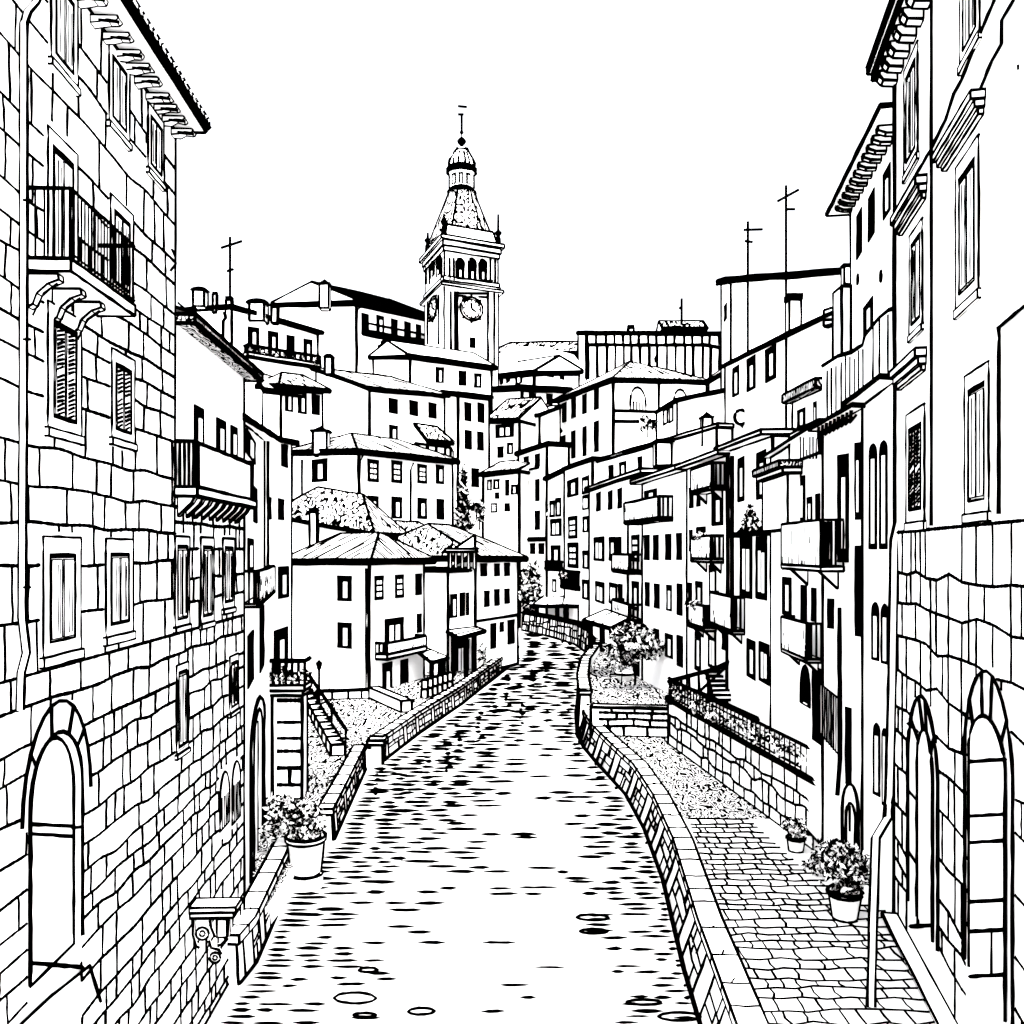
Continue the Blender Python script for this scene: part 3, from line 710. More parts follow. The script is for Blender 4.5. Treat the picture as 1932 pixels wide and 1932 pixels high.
m = MB(); c = G(602, 1347, .6); Y = c.y; m.tube([c, P(602, 1330, Y), P(602, 1264, Y)], [.085, .075, .06], 1, 8); m.build('post', o)
m = MB(2.4); 
m.tube([P(602, 1266, Y), P(602, 1262, Y), P(602, 1254, Y), P(602, 1250, Y), P(602, 1246, Y), P(602, 1243, Y)], [.03, .1, .15, .16, .05, .01], 1, 8); m.build('lantern', o)
# ================================================================ left bank houses
h4 = house('house', 'white two-storey hipped house on the left quay with a small balcony facing the water', [(551, 52), (697, 48), (799, 54)], [1064, 1064, 1062], ('hx', 1006),
    '0K 638 664 1087 1133;0K 638 664 1175 1222;1C 706 722 1087 1131;1C 745 760 1085 1127;1B 783 794 1083 1122;1B 786 794 1158 1193;1D 725 760 1167 1216;1Kd 721 738 1251 1320;1Bd 755 768 1245 1302', fascia=9, ov=.5, base=.3, roofmat=5)
balcony(h4['o'], h4['f'][1], 708, 783, 1206, 1235, .7, 'panel', 9, brackets=False)
pipe(h4['o'], [h4['f'][0].pt(694, y, .05) for y in (1072, 1090, 1200, 1300)], 3, pen=3)
o = thing('low_wall', 'low white kerb wall running from the corner house towards the plaza cafe', 'low wall', G(697, 1312, .6))
m = MB(3.4); a, b = G(697, 1318, .6), G(757, 1345, .6); d = b - a; m.box(a, d, V((d.y, -d.x, 0)).normalized() * -.5, (0, 0, .55), 0)
a2 = G(596, 1322, .6); d = a - a2; m.box(a2, d, (0, .3, 0), (0, 0, .45), 0)
for k in (.3, .6, .85): m.ink([a2 + d * k, a2 + d * k + V((0, 0, .45))], 3)
m.build('kerb', o)
house('house', 'low house behind the corner house, mostly a stippled tile roof with a dormer', [(600, 66), (908, 72)], [1050, 1060], ('hx', 982), '', d=9, fascia=5)
o = thing('dormer', 'boxy white roof dormer between the stippled roofs behind the corner house', 'dormer', P(740, 1040, 66)); m = MB(3.2); a = P(736, 1040, 66); b = P(778, 1040, 66); m.box(a, b - a, (0, 2, 0), (0, 0, 1.0), 0); m.build('wall', o)
m = MB(3.2); m.box(a + V((-.2, -.2, 1.0)), b - a + V((.4, 0, 0)), (0, 2.4, 0), (0, 0, .14), 1); m.build('roof', o)
hc = house('house', 'dark tiled low house at far left behind the corner house, its roof sloping right', [(520, 62), (700, 60)], [975, 1010], ('hx', 926), '', d=5, fascia=4)
chimney(hc, 592, 958, 1005, 60, 17, 3)
h5 = house('house', 'narrow recessed white house with a railed balcony right of the corner house', [(796, 58), (846, 57)], [1076, 1076], ('flat', 0),
    '0C 799 808 1092 1120;0K 816 828 1140 1170;0D 816 830 1205 1290', d=7, fascia=5, base=.3, ov=.1)
balcony(h5['o'], h5['f'][0], 801, 840, 1166, 1192, .6, 'bars', 6, 7, False)
h6 = house('house', 'slim white house with a row of tall black windows and a columned roof loggia', [(845, 56), (898, 59)], [1078, 1076], ('flat', 0),
    '0K 849 861 1121 1165;0B 867 875 1118 1162;0B 879 888 1118 1160;0B 890 895 1117 1156;0D 859 878 1205 1282;0D 880 896 1206 1275', d=7, fascia=5, base=.3, ov=.15)
o = thing('loggia', 'open columned loggia on the flat roof of the slim house', 'loggia', P(870, 1076, 58)); m = MB(3)
for x in (848, 858, 870, 882, 893): a = P(x, 1074, 57); m.box(a, (.13, 0, 0), (0, .13, 0), (0, 0, 1.1), 0, w=1.7)
a = P(846, 1041, 57); b = P(896, 1041, 57); m.build('columns', o); m = MB(3.4); m.box(a + V((-.2, -.3, 0)), b - a + V((.3, 0, 0)), (0, 3, 0), (0, 0, .2), 0)
m.build('roof', o); m = MB(3.2); a = P(846, 1074, 59); m.box(a, b - a, (0, .1, 0), (0, 0, 1.05), 0); m.build('back_wall', o)
h7 = house('house', 'last white house on the left bank before the bend, with three rows of black windows', [(897, 58), (976, 63)], [1058, 1058], ('hx', 990),
    '0B 906 917 1064 1086;0B 932 941 1064 1086;0B 951 960 1063 1086;0B 913 922 1115 1144;0B 932 941 1112 1142;0B 951 960 1111 1138;0B 925 934 1176 1223;0B 942 949 1174 1191;0Bd 957 969 1170 1214', d=9, fascia=7, ov=.5, base=.3)
m = MB(3.4); m.ink([h7['f'][0].pt(898, 1172, .02), h7['f'][0].pt(975, 1160, .02)], 3.6); m.build('string_course', h7['o'])
m = MB(3); leaves(m, P(908, 1240, 57), (.28, .2, 1.1), 120, .2, .6); tag(m.build('ivy', None, P(908, 1262, 57)), 'patch of ivy climbing the wall corner beside the last left bank house', 'ivy')
def awning(label, pts, hpx, posts, Y, sag=.25):
    o = thing('awning', label, 'awning', pts[0]); m = MB(3.2); t = V((0, 0, .12))
    m.poly(pts, 0); m.poly([p - t for p in pts][::-1], 0)
    k = len(pts)
    for i in range(k): m.poly([pts[i], pts[(i + 1) % k], pts[(i + 1) % k] - t, pts[i] - t], 0)
    a, b, c, d = pts[:4]
    for f in (.33, .66): m.ink([a.lerp(b, f) + V((0, 0, .01)), d.lerp(c, f) + V((0, 0, .01))], 2.2)
    m.build('canopy', o)
    for x, yt, yb, yy in posts: q = MB(3); a = P(x, yb, yy); q.box(a, (.14, 0, 0), (0, .14, 0), P(x, yt, yy) - a, 0, w=3); q.build('post', o)
    return o
awning('tilted flat cafe awning on two posts beside the corner house', [P(785, 1226, 53), P(815, 1249, 51), P(846, 1240, 52.5), P(797, 1220, 54.5)], 6, [(812, 1248, 1302, 51.2), (828, 1246, 1296, 52), (834, 1243, 1294, 52.3)], 52)
awning('broad flat porch roof under the row of tall black windows', [P(843, 1190, 56), P(866, 1202, 53.5), P(916, 1189, 56.5), P(898, 1183, 58)], 6, [(853, 1198, 1290, 54.8), (877, 1200, 1286, 54.3), (892, 1196, 1280, 55)], 55)
o = thing('cafe_furniture', 'cluttered row of cafe chairs and planters under the awning on the left bank', 'furniture', P(820, 1320, 49)); R = random.uniform
for k in range(6):
    m = MB(2.8); x = 795 + k * 9.5; c = G(x, 1318 - k * 3.2, .6); w = .3; m.box(c, (w, 0, 0), (0, .3, 0), (0, 0, .45), 0, w=2.8); m.box(c + V((0, .26, .45)), (w, 0, 0), (0, .05, 0), (0, 0, .45), 0, w=2.8); m.build('chair', o)
m = MB(3); leaves(m, P(820, 1318, 47.5), (1.0, .2, .15), 160, .1, .75, 12); m.build('hedge', o)
# ---- rows further up the left hill
h8 = house('house', 'wide three-bay white house with cross-barred windows and a hipped roof, mid left', [(552, 76), (677, 70), (853, 82)], [858, 856, 874], ('hy', 824),
    '0K 590 618 867 908;0K 592 617 933 968;1C 693 713 868 908;1C 738 757 870 910;1C 787 804 877 911;1K 822 836 878 912;1K 693 713 936 975;1K 738 757 938 977;1K 787 804 940 978;1B 823 836 942 979', fascia=7, ov=.5)
for x, f in ((677, 0), (773, 1)):
    m = MB(3); m.ink([h8['f'][1].pt(x + 6, 860 + f * 14, .05), h8['f'][1].pt(x + .5, 875 + f * 12, .05), h8['f'][1].pt(x + .5, 1000, .05)], 3); m.build('drainpipe', h8['o'])
m = MB(3); m.ink([h8['f'][0].pt(571, 867, .05), h8['f'][0].pt(571, 935, .05)], 2.8); m.build('wall_crack', h8['o'])
chimney(h8, 606, 803, 835, 73, 34, 1)
h9 = house('house', 'white house with a blank gable side and square black windows above the wide hipped house', [(597, 98), (697, 90), (838, 100)], [697, 736, 749], ('shed', 0),
    '1B 733 749 753 779;1B 772 787 757 783;1B 808 822 761 788;1K 734 749 803 835', fascia=4, ov=.4)
chimney(h9, 621, 668, 688, 92, 18, 2)
o = thing('dormer', 'lean-to roof loggia with tilted tile roof right of the square black windows', 'dormer', P(815, 855, 88)); m = MB(3.2)
a, b = P(783, 858, 88), P(850, 866, 88); m.box(a, (b - a), (0, 3, 0), (0, 0, 1.1), 0)
for k in (.35, .6, .85): m.ink([a + (b - a) * k, a + (b - a) * k + V((0, 0, 1.1))], 4)
m.build('wall', o); m = MB(3.6); m.poly([P(781, 799, 89), P(826, 806, 90), P(857, 834, 88), P(806, 830, 87.5)], 2); m.poly([P(781, 802, 89), P(826, 809, 90), P(857, 838, 88), P(806, 834, 87.5)], 1); m.build('roof', o)
house('house', 'tall narrow white house with six upright black windows in the middle of the town', [(838, 106), (864, 97), (922, 101)], [741, 747, 754], ('shed', 0),
    '1B 876 888 760 794;1B 901 912 761 797;1B 877 888 812 847;1B 900 911 815 849;1B 889 902 884 918', fascia=5, ov=.4)
h11 = house('house', 'white house under a thick black eave just left of the bell tower foot', [(705, 125), (774, 117), (927, 121)], [676, 676, 698], ('gy', 655),
    '1K 823 836 693 722;1B 866 878 700 727;1K 895 907 705 731', fascia=6, ov=.5, roofmat=0)
o = thing('dormer', 'round-headed small roof window above the black-eaved house', 'dormer', P(732, 662, 124)); m = MB(3.4); f_ = Fac(P(716, 668, 124), P(748, 668, 124))
ap = arch_pts(f_.u(717), f_.u(747), f_.z(732, 668), f_.z(732, 660), f_.z(732, 643), 8); m.poly([f_.w(*p) for p in ap], 0); m.ink([f_.w(*p, .05) for p in ap], 6); ap2 = [f_.w(*p, .06) for p in arch_pts(f_.u(725), f_.u(739), f_.z(732, 666), f_.z(732, 660), f_.z(732, 652), 6)]; m.poly(ap2, 1, False)
for a, b in zip(ap, ap[1:]): m.poly([f_.w(*a), f_.w(*b), f_.w(*b, -2), f_.w(*a, -2)], 0, False)
m.build('wall', o)
h12 = house('palace', 'long pale palace with a heavy black sloping eave left of the bell tower', [(520, 150), (672, 134), (811, 146)], [578, 576, 606], ('gy', 549),
    '1B 682 694 592 628;1K 710 723 596 630;1B 738 748 603 637;1B 763 773 608 640;1B 785 792 613 642', fascia=9, ov=.5, roofmat=1)
m = MB(7); m.ink([h12['f'][1].pt(681, 627, .3), h12['f'][1].pt(811, 650, .3)], 8); m.ink([h12['f'][1].pt(690, 610, .3), h12['f'][1].pt(806, 634, .3)], 3); m.build('balcony', h12['o'])
m = MB(3.6); m.ink([h12['f'][1].pt(679, 578, .1), h12['f'][1].pt(672, 588, .1), h12['f'][1].pt(672, 690, .1)], 3.6); m.build('drainpipe', h12['o'])
chimney(h12, 613, 526, 570, 132, 23, 1)
h13 = house('house', 'white house with a plant-filled balcony and tall dark windows on the upper left hill', [(300, 104), (437, 94), (599, 101)], [590, 582, 630], ('shed', 0),
    '1K 468 487 618 662;1K 506 523 626 674;1B 541 554 633 682;1K 573 587 640 689', fascia=4, ov=.5)
balcony(h13['o'], h13['f'][1], 460, 597, 664, 684, .8, 'bars', 7, 14, False)
m = MB(3.4); m.ink([h13['f'][0].pt(425, 590, .1), h13['f'][0].pt(428, 600, .1), h13['f'][0].pt(423, 606, .1), h13['f'][0].pt(423, 645, .1)], 4); m.build('drainpipe', h13['o'])
for k in range(7): 
    m = MB(2.4); leaves(m, h13['f'][1].pt(466 + 20 * k, 662 + 3.6 * k, .7), (.5, .3, .55), 30, .3, .6, 4); tag(m.build('balcony_plant', None, h13['f'][1].pt(466 + 20 * k, 670 + 3.6 * k, .7)), 'scribbly green plant spilling over the balcony rail of the upper left house', 'plant', 'plants along the upper left balcony')
chimney(h13, 378, 543, 562, 96, 27, 2); chimney(h13, 406, 551, 572, 96, 9, 3); chimney(h13, 488, 566, 590, 96, 36, 2); chimney(h13, 519, 575, 592, 96, 14, 2); chimney(h13, 433, 560, 582, 95, 13, 3)
antenna('tall thin aerial with a tilted crossbar on the upper left house', 434, 447, 565, 95, [(0, 417, 457, 468, 455), (0, 428, 441, 512, 508)])
house('house', 'low white house with a stippled roof and three dark windows under the plant-filled balcony', [(497, 84), (530, 78), (608, 82)], [731, 734, 742], ('hy', 706),
    '1K 538 551 738 776;1K 562 577 742 780;1B 588 602 745 782', fascia=6, ov=.6)
o = thing('lean_to', 'lean-to tile roof stacked between the balcony house and the low stippled house', 'roof', P(520, 735, 83)); m = MB(3.4)
p_ = [P(497, 733, 76), P(572, 742, 80), P(545, 722, 86), P(478, 700, 84)]; m.poly(p_, 2); m.poly([p - V((0, 0, .3)) for p in p_][::-1], 0)
for i in range(4): m.poly([p_[i], p_[(i + 1) % 4], p_[(i + 1) % 4] - V((0, 0, .3)), p_[i] - V((0, 0, .3))], 0)
m.build('roof', o)
# ================================================================ bell tower
def lathe(m, c, prof, n=12, mat=0, lines=True, w=3):
    rings = [[c + V((r * math.cos(math.tau * (k + .5) / n), r * math.sin(math.tau * (k + .5) / n), z)) for k in range(n)] for r, z in prof]
    for a, b in zip(rings, rings[1:]):
        for k in range(n): m.poly([a[k], a[(k + 1) % n], b[(k + 1) % n], b[k]], mat, False)
    m.poly(rings[0][::-1], mat, False); m.poly(rings[-1], mat, False)
    return rings
TY = 136.0; tg = TY / F
tq = [P(802, 600, 143), P(838, 600, 133), P(940, 600, 137)]; tq = [V((p.x, p.y, 0)) for p in tq]; tq.append(tq[0] + tq[2] - tq[1])
tc = sum(tq, V((0, 0, 0))) / 4; f0, f1 = Fac(tq[0], tq[1]), Fac(tq[1], tq[2]); zz = lambda y: H + (CY - y) * tg
o = thing('bell_tower', 'tall square stone bell tower with a clock, belfry arches and pointed spire', 'bell tower', V((tc.x, tc.y, zz(760))))
def ring(m, z0, z1, grow, mat=0, w=2.2):
    p = [tc + (q - tc) * (1 + grow) for q in tq]; a = [V((q.x, q.y, z0)) for q in p]; b = [V((q.x, q.y, z1)) for q in p]
    for i in range(4): m.poly([a[i], a[(i + 1) % 4], b[(i + 1) % 4], b[i]], mat, w=w)
    m.poly(b, mat, w=w); m.poly(a[::-1], mat, w=w)
m = MB(3.6); ring(m, zz(760), zz(545), 0)
for x in (851, 859, 871 - 7): m.ink([f1.pt(x - 1, 550, .05), f1.pt(x - 1, 680, .05)], 3)
for x in (920, 932): m.ink([f1.pt(x, 552, .05), f1.pt(x, 690, .05)], 3)
for x in (808, 829): m.ink([f0.pt(x, 556, .05), f0.pt(x, 650, .05)], 3)
for x0, x1, y in ((866, 918, 553), (866, 880, 558), (902, 918, 560)): m.ink([f1.pt(x0, y, .05), f1.pt(x1, y + 1, .05)], 2.6)
m.build('shaft', o); window(o, f1, 'B', 887, 895, 637, 656)
m = MB(2.2); ring(m, zz(476), zz(466), .07); ring(m, zz(466), zz(459), .16); ring(m, zz(546), zz(540), .05); ring(m, zz(551), zz(546), .14); ring(m, zz(540), zz(532), .03); ring(m, zz(485), zz(476), .03); m.build('cornice', o)
m = MB(2.6); ring(m, zz(540), zz(470), -.015)
for x in (848, 856, 925, 934): m.ink([f1.pt(x, 486, .05), f1.pt(x, 533, .05)], 2.8)
for x in (805, 811, 834): m.ink([f0.pt(x, 486, .05), f0.pt(x, 536, .05)], 2.8)
m.ink([f1.pt(852, 527, .05), f1.pt(930, 530, .05)], 2.6); m.build('belfry', o)
for fa, x0, x1, yt, yb in ((f1, 861, 875, 487, 522), (f1, 884, 898, 487, 525), (f1, 904, 918, 489, 526), (f0, 813, 820, 497, 524), (f0, 824, 832, 489, 522)):
    m = MB(3); ap = arch_pts(fa.u(x0), fa.u(x1), fa.z(x0, yb), fa.z(x0, yt + 8), fa.z(x0, yt), 8); m.poly([fa.w(*p, .03) for p in ap], 1, False); m.ink([fa.w(*p, .04) for p in ap], 2.6, True); b = m.build('arch', o)
    q = MB(2); g = fa.Y(x0) / F; q.box(fa.pt((x0 + x1) / 2 - 1.2, yb, .05), fa.d * 2.6 * g, fa.n * .1, (0, 0, 12 * g), 0, False); q.build('baluster', b)
for fa, x, y, rx, ry in ((f1, 889, 583, 21, 22), (f0, 818, 582, 8, 22)):
    m = MB(3.4); uc, zc = fa.u(x), fa.z(x, y); ru, rz = abs(fa.u(x + rx) - uc), abs(fa.z(x, y - ry) - zc)
    ell = lambda k, off, n=20: [fa.w(uc + ru * k * math.cos(math.tau * i / n), zc + rz * k * math.sin(math.tau * i / n), off) for i in range(n)]
    m.poly(ell(1, .12), 0, False); a, b = ell(1, 0), ell(1, .12)
    for i in range(20): m.poly([a[i], a[(i + 1) % 20], b[(i + 1) % 20], b[i]], 0, False)
    m.ink(ell(1, .13), 2.8, True); m.ink(ell(.8, .13), 1.8, True); m.ink([fa.w(uc, zc, .14), fa.w(uc - ru * .05, zc + rz * .5, .14)], 3.4); m.ink([fa.w(uc, zc, .14), fa.w(uc + ru * .4, zc - rz * .2, .14)], 2.6)
    for i in range(12): t = math.tau * i / 12; m.ink([fa.w(uc + ru * .58 * math.cos(t), zc + rz * .58 * math.sin(t), .14), fa.w(uc + ru * .72 * math.cos(t), zc + rz * .72 * math.sin(t), .14)], 1.8)
    for t in (-2.3, -1.57, -.8, .8, 1.57, 2.3): m.ink([fa.w(uc + ru * 1.05 * math.cos(t), zc + rz * 1.05 * math.sin(t), .1), fa.w(uc + ru * 1.22 * math.cos(t), zc + rz * 1.22 * math.sin(t), .1)], 2.4)
    m.build('clock', o)
m = MB(3); cz = V((tc.x, tc.y, 0)); q = [tc + (p - tc) * .98 for p in tq]; s0 = [V((p.x, p.y, zz(459))) for p in q]
sp = [tc + (p - tc) * .86 for p in tq]; s1 = [V((p.x, p.y, zz(432))) for p in sp]; s2 = [tc + (p - tc) * .36 + V((0, 0, zz(345))) for p in tq]
for i in range(4):
    j = (i + 1) % 4; m.poly([s0[i], s0[j], s1[j], s1[i]], 0, w=3); m.poly([s1[i], s1[j], V((tc.x, tc.y, zz(425)))], 0, False)
cs_ = P(871, 1040, tc.y); cs_.z = 0
lv = [(62, 442), (50, 412), (39, 384), (29, 360), (24, 344)]; N_ = 12
rg = [[cs_ + V((r * tg * math.cos(math.tau * (k + .5) / N_), r * tg * math.sin(math.tau * (k + .5) / N_), zz(y))) for k in range(N_)] for r, y in lv]
for a, b in zip(rg, rg[1:]):
    for k in range(N_): m.poly([a[k], a[(k + 1) % N_], b[(k + 1) % N_], b[k]], 2, False)
for k in range(N_):
    if k % 2 == 0: m.ink([r[k] + (r[k] - cs_).normalized() * .02 for r in rg], 2.2)
for sx in (-1, 1): m.ink([cs_ + V((sx * r * tg, 0, zz(y))) for r, y in lv], 4.2)
m.build('spire', o)
m = MB(3); cc = P(871, 1040, tc.y); cc.z = 0; cz = lambda y: zz(y)
g = tg; rg = lathe(m, cc, [(23 * g, cz(346)), (26 * g, cz(343)), (23 * g, cz(338)), (22.5 * g, cz(336)), (22.5 * g, cz(309)), (27 * g, cz(305)), (27.5 * g, cz(299)), (22 * g, cz(296))], 14)
for i in (1, 2, 5, 6, 7): m.ink(rg[i], 4.2 if i != 2 else 2.6, True)
for sx in (-22.5, 22.5): m.ink([cc + V((sx * g, 0, cz(336))), cc + V((sx * g, 0, cz(309)))], 3.4)
lt = m.build('lantern', o)
for a in (-2.2, -1.57, -.94): 
    q = MB(2.4); d = V((math.cos(a), math.sin(a), 0)); t = V((-d.y, d.x, 0)); p = cc + d * 22.8 * g; w = 5 * g; q.box(p - t * w + V((0, 0, cz(334))), t * 2 * w, d * .12, (0, 0, 21 * g), 1, False); b = q.build('window', lt)
    q = MB(2); q.box(p - t * w * .2 + d * .13 + V((0, 0, cz(333))), t * w * .5, d * .05, (0, 0, 15 * g), 0, False); q.build('mullion', b) if False else q.build('window_bar', lt)
m = MB(3); rg = lathe(m, cc, [(22 * g, cz(297)), (22 * g, cz(288)), (20 * g, cz(280)), (13 * g, cz(267)), (8 * g, cz(262)), (7 * g, cz(258)), (3 * g, cz(256))], 14)
for sx in (-1, 1): m.ink([cc + V((sx * r * g, 0, cz(y))) for r, y in ((22, 297), (22, 287), (20, 280), (13, 268), (8, 262), (7, 257))], 6)
m.ink(rg[0], 4, True); m.ink(rg[4], 3, True)
for a in (-2.3, -1.8, -1.2, -.8): m.ink([cc + V((r * g * math.cos(a), r * g * math.sin(a) - .03, cz(y))) for r, y in ((22, 294), (21, 283), (14, 269))], 2.6)
m.build('dome', o)
m = MB(3); lathe(m, cc, [(2.5 * g, cz(257)), (3 * g, cz(253)), (8 * g, cz(247)), (9.5 * g, cz(244)), (6 * g, cz(239)), (1.2 * g, cz(235)), (1.2 * g, cz(231)), (4.5 * g, cz(227)), (1.4 * g, cz(221)), (2.6 * g, cz(215)), (2.6 * g, cz(203)), (2.6 * g, cz(192))], 8, 1); m.tube([cc + V((0, 0, cz(222))), cc + V((0, 0, cz(191)))], 2.7 * g, 1, 6)
for x0, x1, y0, y1 in ((864, 881, 200.5, 202), (864, 875, 216, 216)): m.tube([P(x0, y0, tc.y), P(x1, y1, tc.y)], 2.6 * g, 1, 5)
m.build('finial', o)
for p, y0, y1 in ((tq[0].lerp(tq[1], .15), 450, 415), (tq[1], 452, 418), (tq[2], 455, 400)):
    m = MB(2.6); c = V((p.x, p.y, 0)); lathe(m, c, [(7 * g, cz(y0 + 8)), (6 * g, cz(y0 - 8)), (4 * g, cz(y0 - 14)), (8 * g, cz(y0 - 20)), (3 * g, cz(y0 - 25)), (2.4 * g, cz(y1))], 6, 1); m.build('pinnacle', o)
# ================================================================ middle of the town
house('house', 'long house with a stippled roof and small windows right behind the bell tower', [(930, 168), (1092, 160)], [672, 672], ('gx', 646), '0K 955 968 677 694;0K 988 1000 677 694;0C 1024 1038 676 690;0K 1069 1083 678 694', d=16, fascia=6, ov=.6)
house('house', 'gabled house with a black-lined front gable below the bell tower, mid distance', [(925, 150), (1008, 126), (1092, 132)], [714, 708, 706], ('gx', 679), '1B 1030 1043 696 710;1B 1057 1062 698 716;0B 945 950 715 724;0B 957 963 712 720;0K 974 986 706 724', fascia=7, ov=.6, roofmat=0)
house('house', 'small white house with two black windows under the gabled house', [(925, 124), (985, 116), (1070, 120)], [738, 736, 740], ('shed', 0), '1B 998 1010 742 766;1B 1031 1041 744 763', fascia=7, ov=.5, roofmat=0)
house('house', 'little house with a stippled lean-to roof and a wide barred window in the centre', [(920, 106), (980, 104)], [797, 795], ('gx', 752), '0D 936 970 802 824;0B 940 950 843 863;0K 958 968 836 856', d=10, fascia=4)
m_ = house('house', 'plain windowless cube house with plants on its terrace, centre of town', [(978, 112), (1018, 106), (1056, 110)], [787, 785, 768], ('shed', 0), '', fascia=3, ov=.3, roofmat=0)
house('house', 'lower roofed house with round-arched side beside the plain cube house', [(912, 98), (980, 96)], [898, 890], ('gx', 868), '0K 921 927 905 925;0K 932 942 905 922;0B 935 942 930 940;0C 927 938 950 966;0B 955 960 905 935;0K 965 976 915 932;0B 953 962 950 964', d=8, fascia=4)
h = house('house', 'narrow white house with pairs of slit windows where the canal bends away', [(979, 100), (1032, 94)], [858, 840], ('shed', 0),
    '0B 990 998 862 884;0B 1011 1019 857 880;0B 991 997 908 948;0B 1012 1018 904 945;0B 990 997 966 1001;0B 1011 1019 964 999;0B 1002 1010 1026 1044;0B 1018 1027 1026 1044', d=2.5, fascia=5, ov=.4, roofmat=0, base=.8)
m = MB(4); f_ = h['f'][0]; m.ink([f_.pt(982, 1018, .1), f_.pt(1032, 1017, .1)], 4.5); m.ink([f_.pt(1000, 886, .1), f_.pt(1018, 882, .1)], 3); m.build('string_course', h['o'])
h = house('house', 'large white hill house with a low pyramid roof and two rows of slit windows', [(1055, 116), (1157, 100), (1332, 108)], [758, 720, 724], ('pyr', 682),
    '0B 1063 1069 760 796;0B 1080 1087 752 788;0B 1101 1107 744 780;0B 1123 1130 732 772;0B 1061 1067 822 868;0B 1080 1086 813 864;0B 1101 1107 805 860;0B 1123 1130 795 852;1W 1188 1217 731 775;1W 1270 1296 735 762', fascia=4, ov=.6)
m = MB(3.4); f_ = h['f'][1]; m.ink([f_.pt(1158, 775, .1), f_.pt(1250, 777, .1)], 4); m.ink([f_.pt(1158, 795, .1), f_.pt(1245, 796, .1)], 3.6); m.ink([f_.pt(1242, 725, .1), f_.pt(1242, 790, .1)], 3.2); m.build('string_course', h['o'])
m = MB(3); lathe(m, P(1237, 684, 107), [(3 * .06, 0), (4 * .06, .5), (.02, .9)], 6, 1); m.build('finial', h['roof'])
h = house('long_hall', 'big ribbed flat-roofed hall on the skyline right of the bell tower', [(1092, 156), (1106, 150), (1385, 146)], [630, 630, 632], ('flat', 0), '', fascia=4, ov=.2, roofmat=0)
m = MB(3); f_ = h['f'][1]; x = 1108
m.ink([f_.pt(1106, 651, .1), f_.pt(1330, 651, .1), f_.pt(1380, 660, .1)], 4)
while x < 1380: m.ink([f_.pt(x, 632, .1), f_.pt(x + R(-1, 1), 651, .1)], 3); m.ink([f_.pt(x + 2, 652, .1), f_.pt(x + R(0, 3), 716, .1)], R(2.6, 3.8)); x += R(14, 19)
m.build('ribs', h['o'])
chimney(h, 1190, 614, 630, 150, 13, 3)
hs = house('shed', 'small dark roof shed with an aerial on top of the ribbed hall', [(1253, 151), (1330, 151)], [622, 622], ('gx', 606), '0K 1288 1302 612 622', d=6, fascia=3, base=zz(640) * 0 + H + (CY - 632) * 151 / F)
antenna('short black aerial on the roof shed of the ribbed hall', 1286, 563, 615, 152, [(0, 1281, 1287, 581, 582)])
house('house', 'dark stippled lean-to house squeezed at the right end of the ribbed hall', [(1338, 100), (1376, 96)], [722, 700], ('gx', 676), '', d=5, fascia=3)
h8r = house('palace', 'big plain white house with a black roof edge behind the two aerials', [(1362, 82), (1379, 77), (1640, 74)], [535, 532, 512], ('flat', 0), '0B 1368 1372 575 603', fascia=8, ov=.35, roofmat=0)
antenna('left of two tall aerials over the plain white palace on the right', 1411, 418, 650, 56, [(0, 1403, 1439, 434, 433), (0, 1405, 1420, 455, 457)])
antenna('right and taller of two aerials over the plain white palace on the right', 1483, 350, 600, 55, [(0, 1467, 1507, 380, 358), (0, 1484, 1500, 395, 395)])
chimney(h8r, 1598, 499, 514, 73, 20, 3)
h9r = house('house', 'tall white house with three slanting shuttered windows and a dish on the right', [(1369, 62), (1484, 51), (1600, 47)], [690, 636, 580], ('shed', 0),
    '0K 1384 1395 692 746;0K 1411 1426 674 735;0K 1446 1465 655 717', fascia=4, ov=.7, roofmat=0)
chimney(h9r, 1497, 556, 592, 50.5, 29, 3)
m = MB(3.4); Yd = h9r['f'][0].Y(1398) - .7; c = P(1398, 787, Yd); rr = 12 * Yd / F
dk = [[c + V((k * rr * math.cos(t * .449), dy, k * rr * 1.15 * math.sin(t * .449))) for t in range(14)] for k, dy in ((1, 0), (.5, .12))]
for i in range(14): m.poly([dk[0][i], dk[0][(i + 1) % 14], dk[1][(i + 1) % 14], dk[1][i]], 0, False)
m.poly(dk[1], 0, False); m.ink(dk[0], 3.6, True); m.ink([c + V((-.1, .1, -rr)), P(1410, 812, Yd + .6)], 3.4); m.ink([c + V((.15, .1, -rr)), P(1420, 812, Yd + .6), P(1402, 812, Yd + .6)], 2.4)
m.build('satellite_dish', h9r['o'])
m = MB(3.4); m.box(h9r['f'][1].pt(1563, 617, 0), h9r['f'][1].d * .9, h9r['f'][1].n * .3, (0, 0, .85), 0); m.ink([h9r['f'][1].pt(1563, 605, .32), h9r['f'][1].pt(1590, 604, .32)], 3.6); m.build('wall_box', h9r['o'])
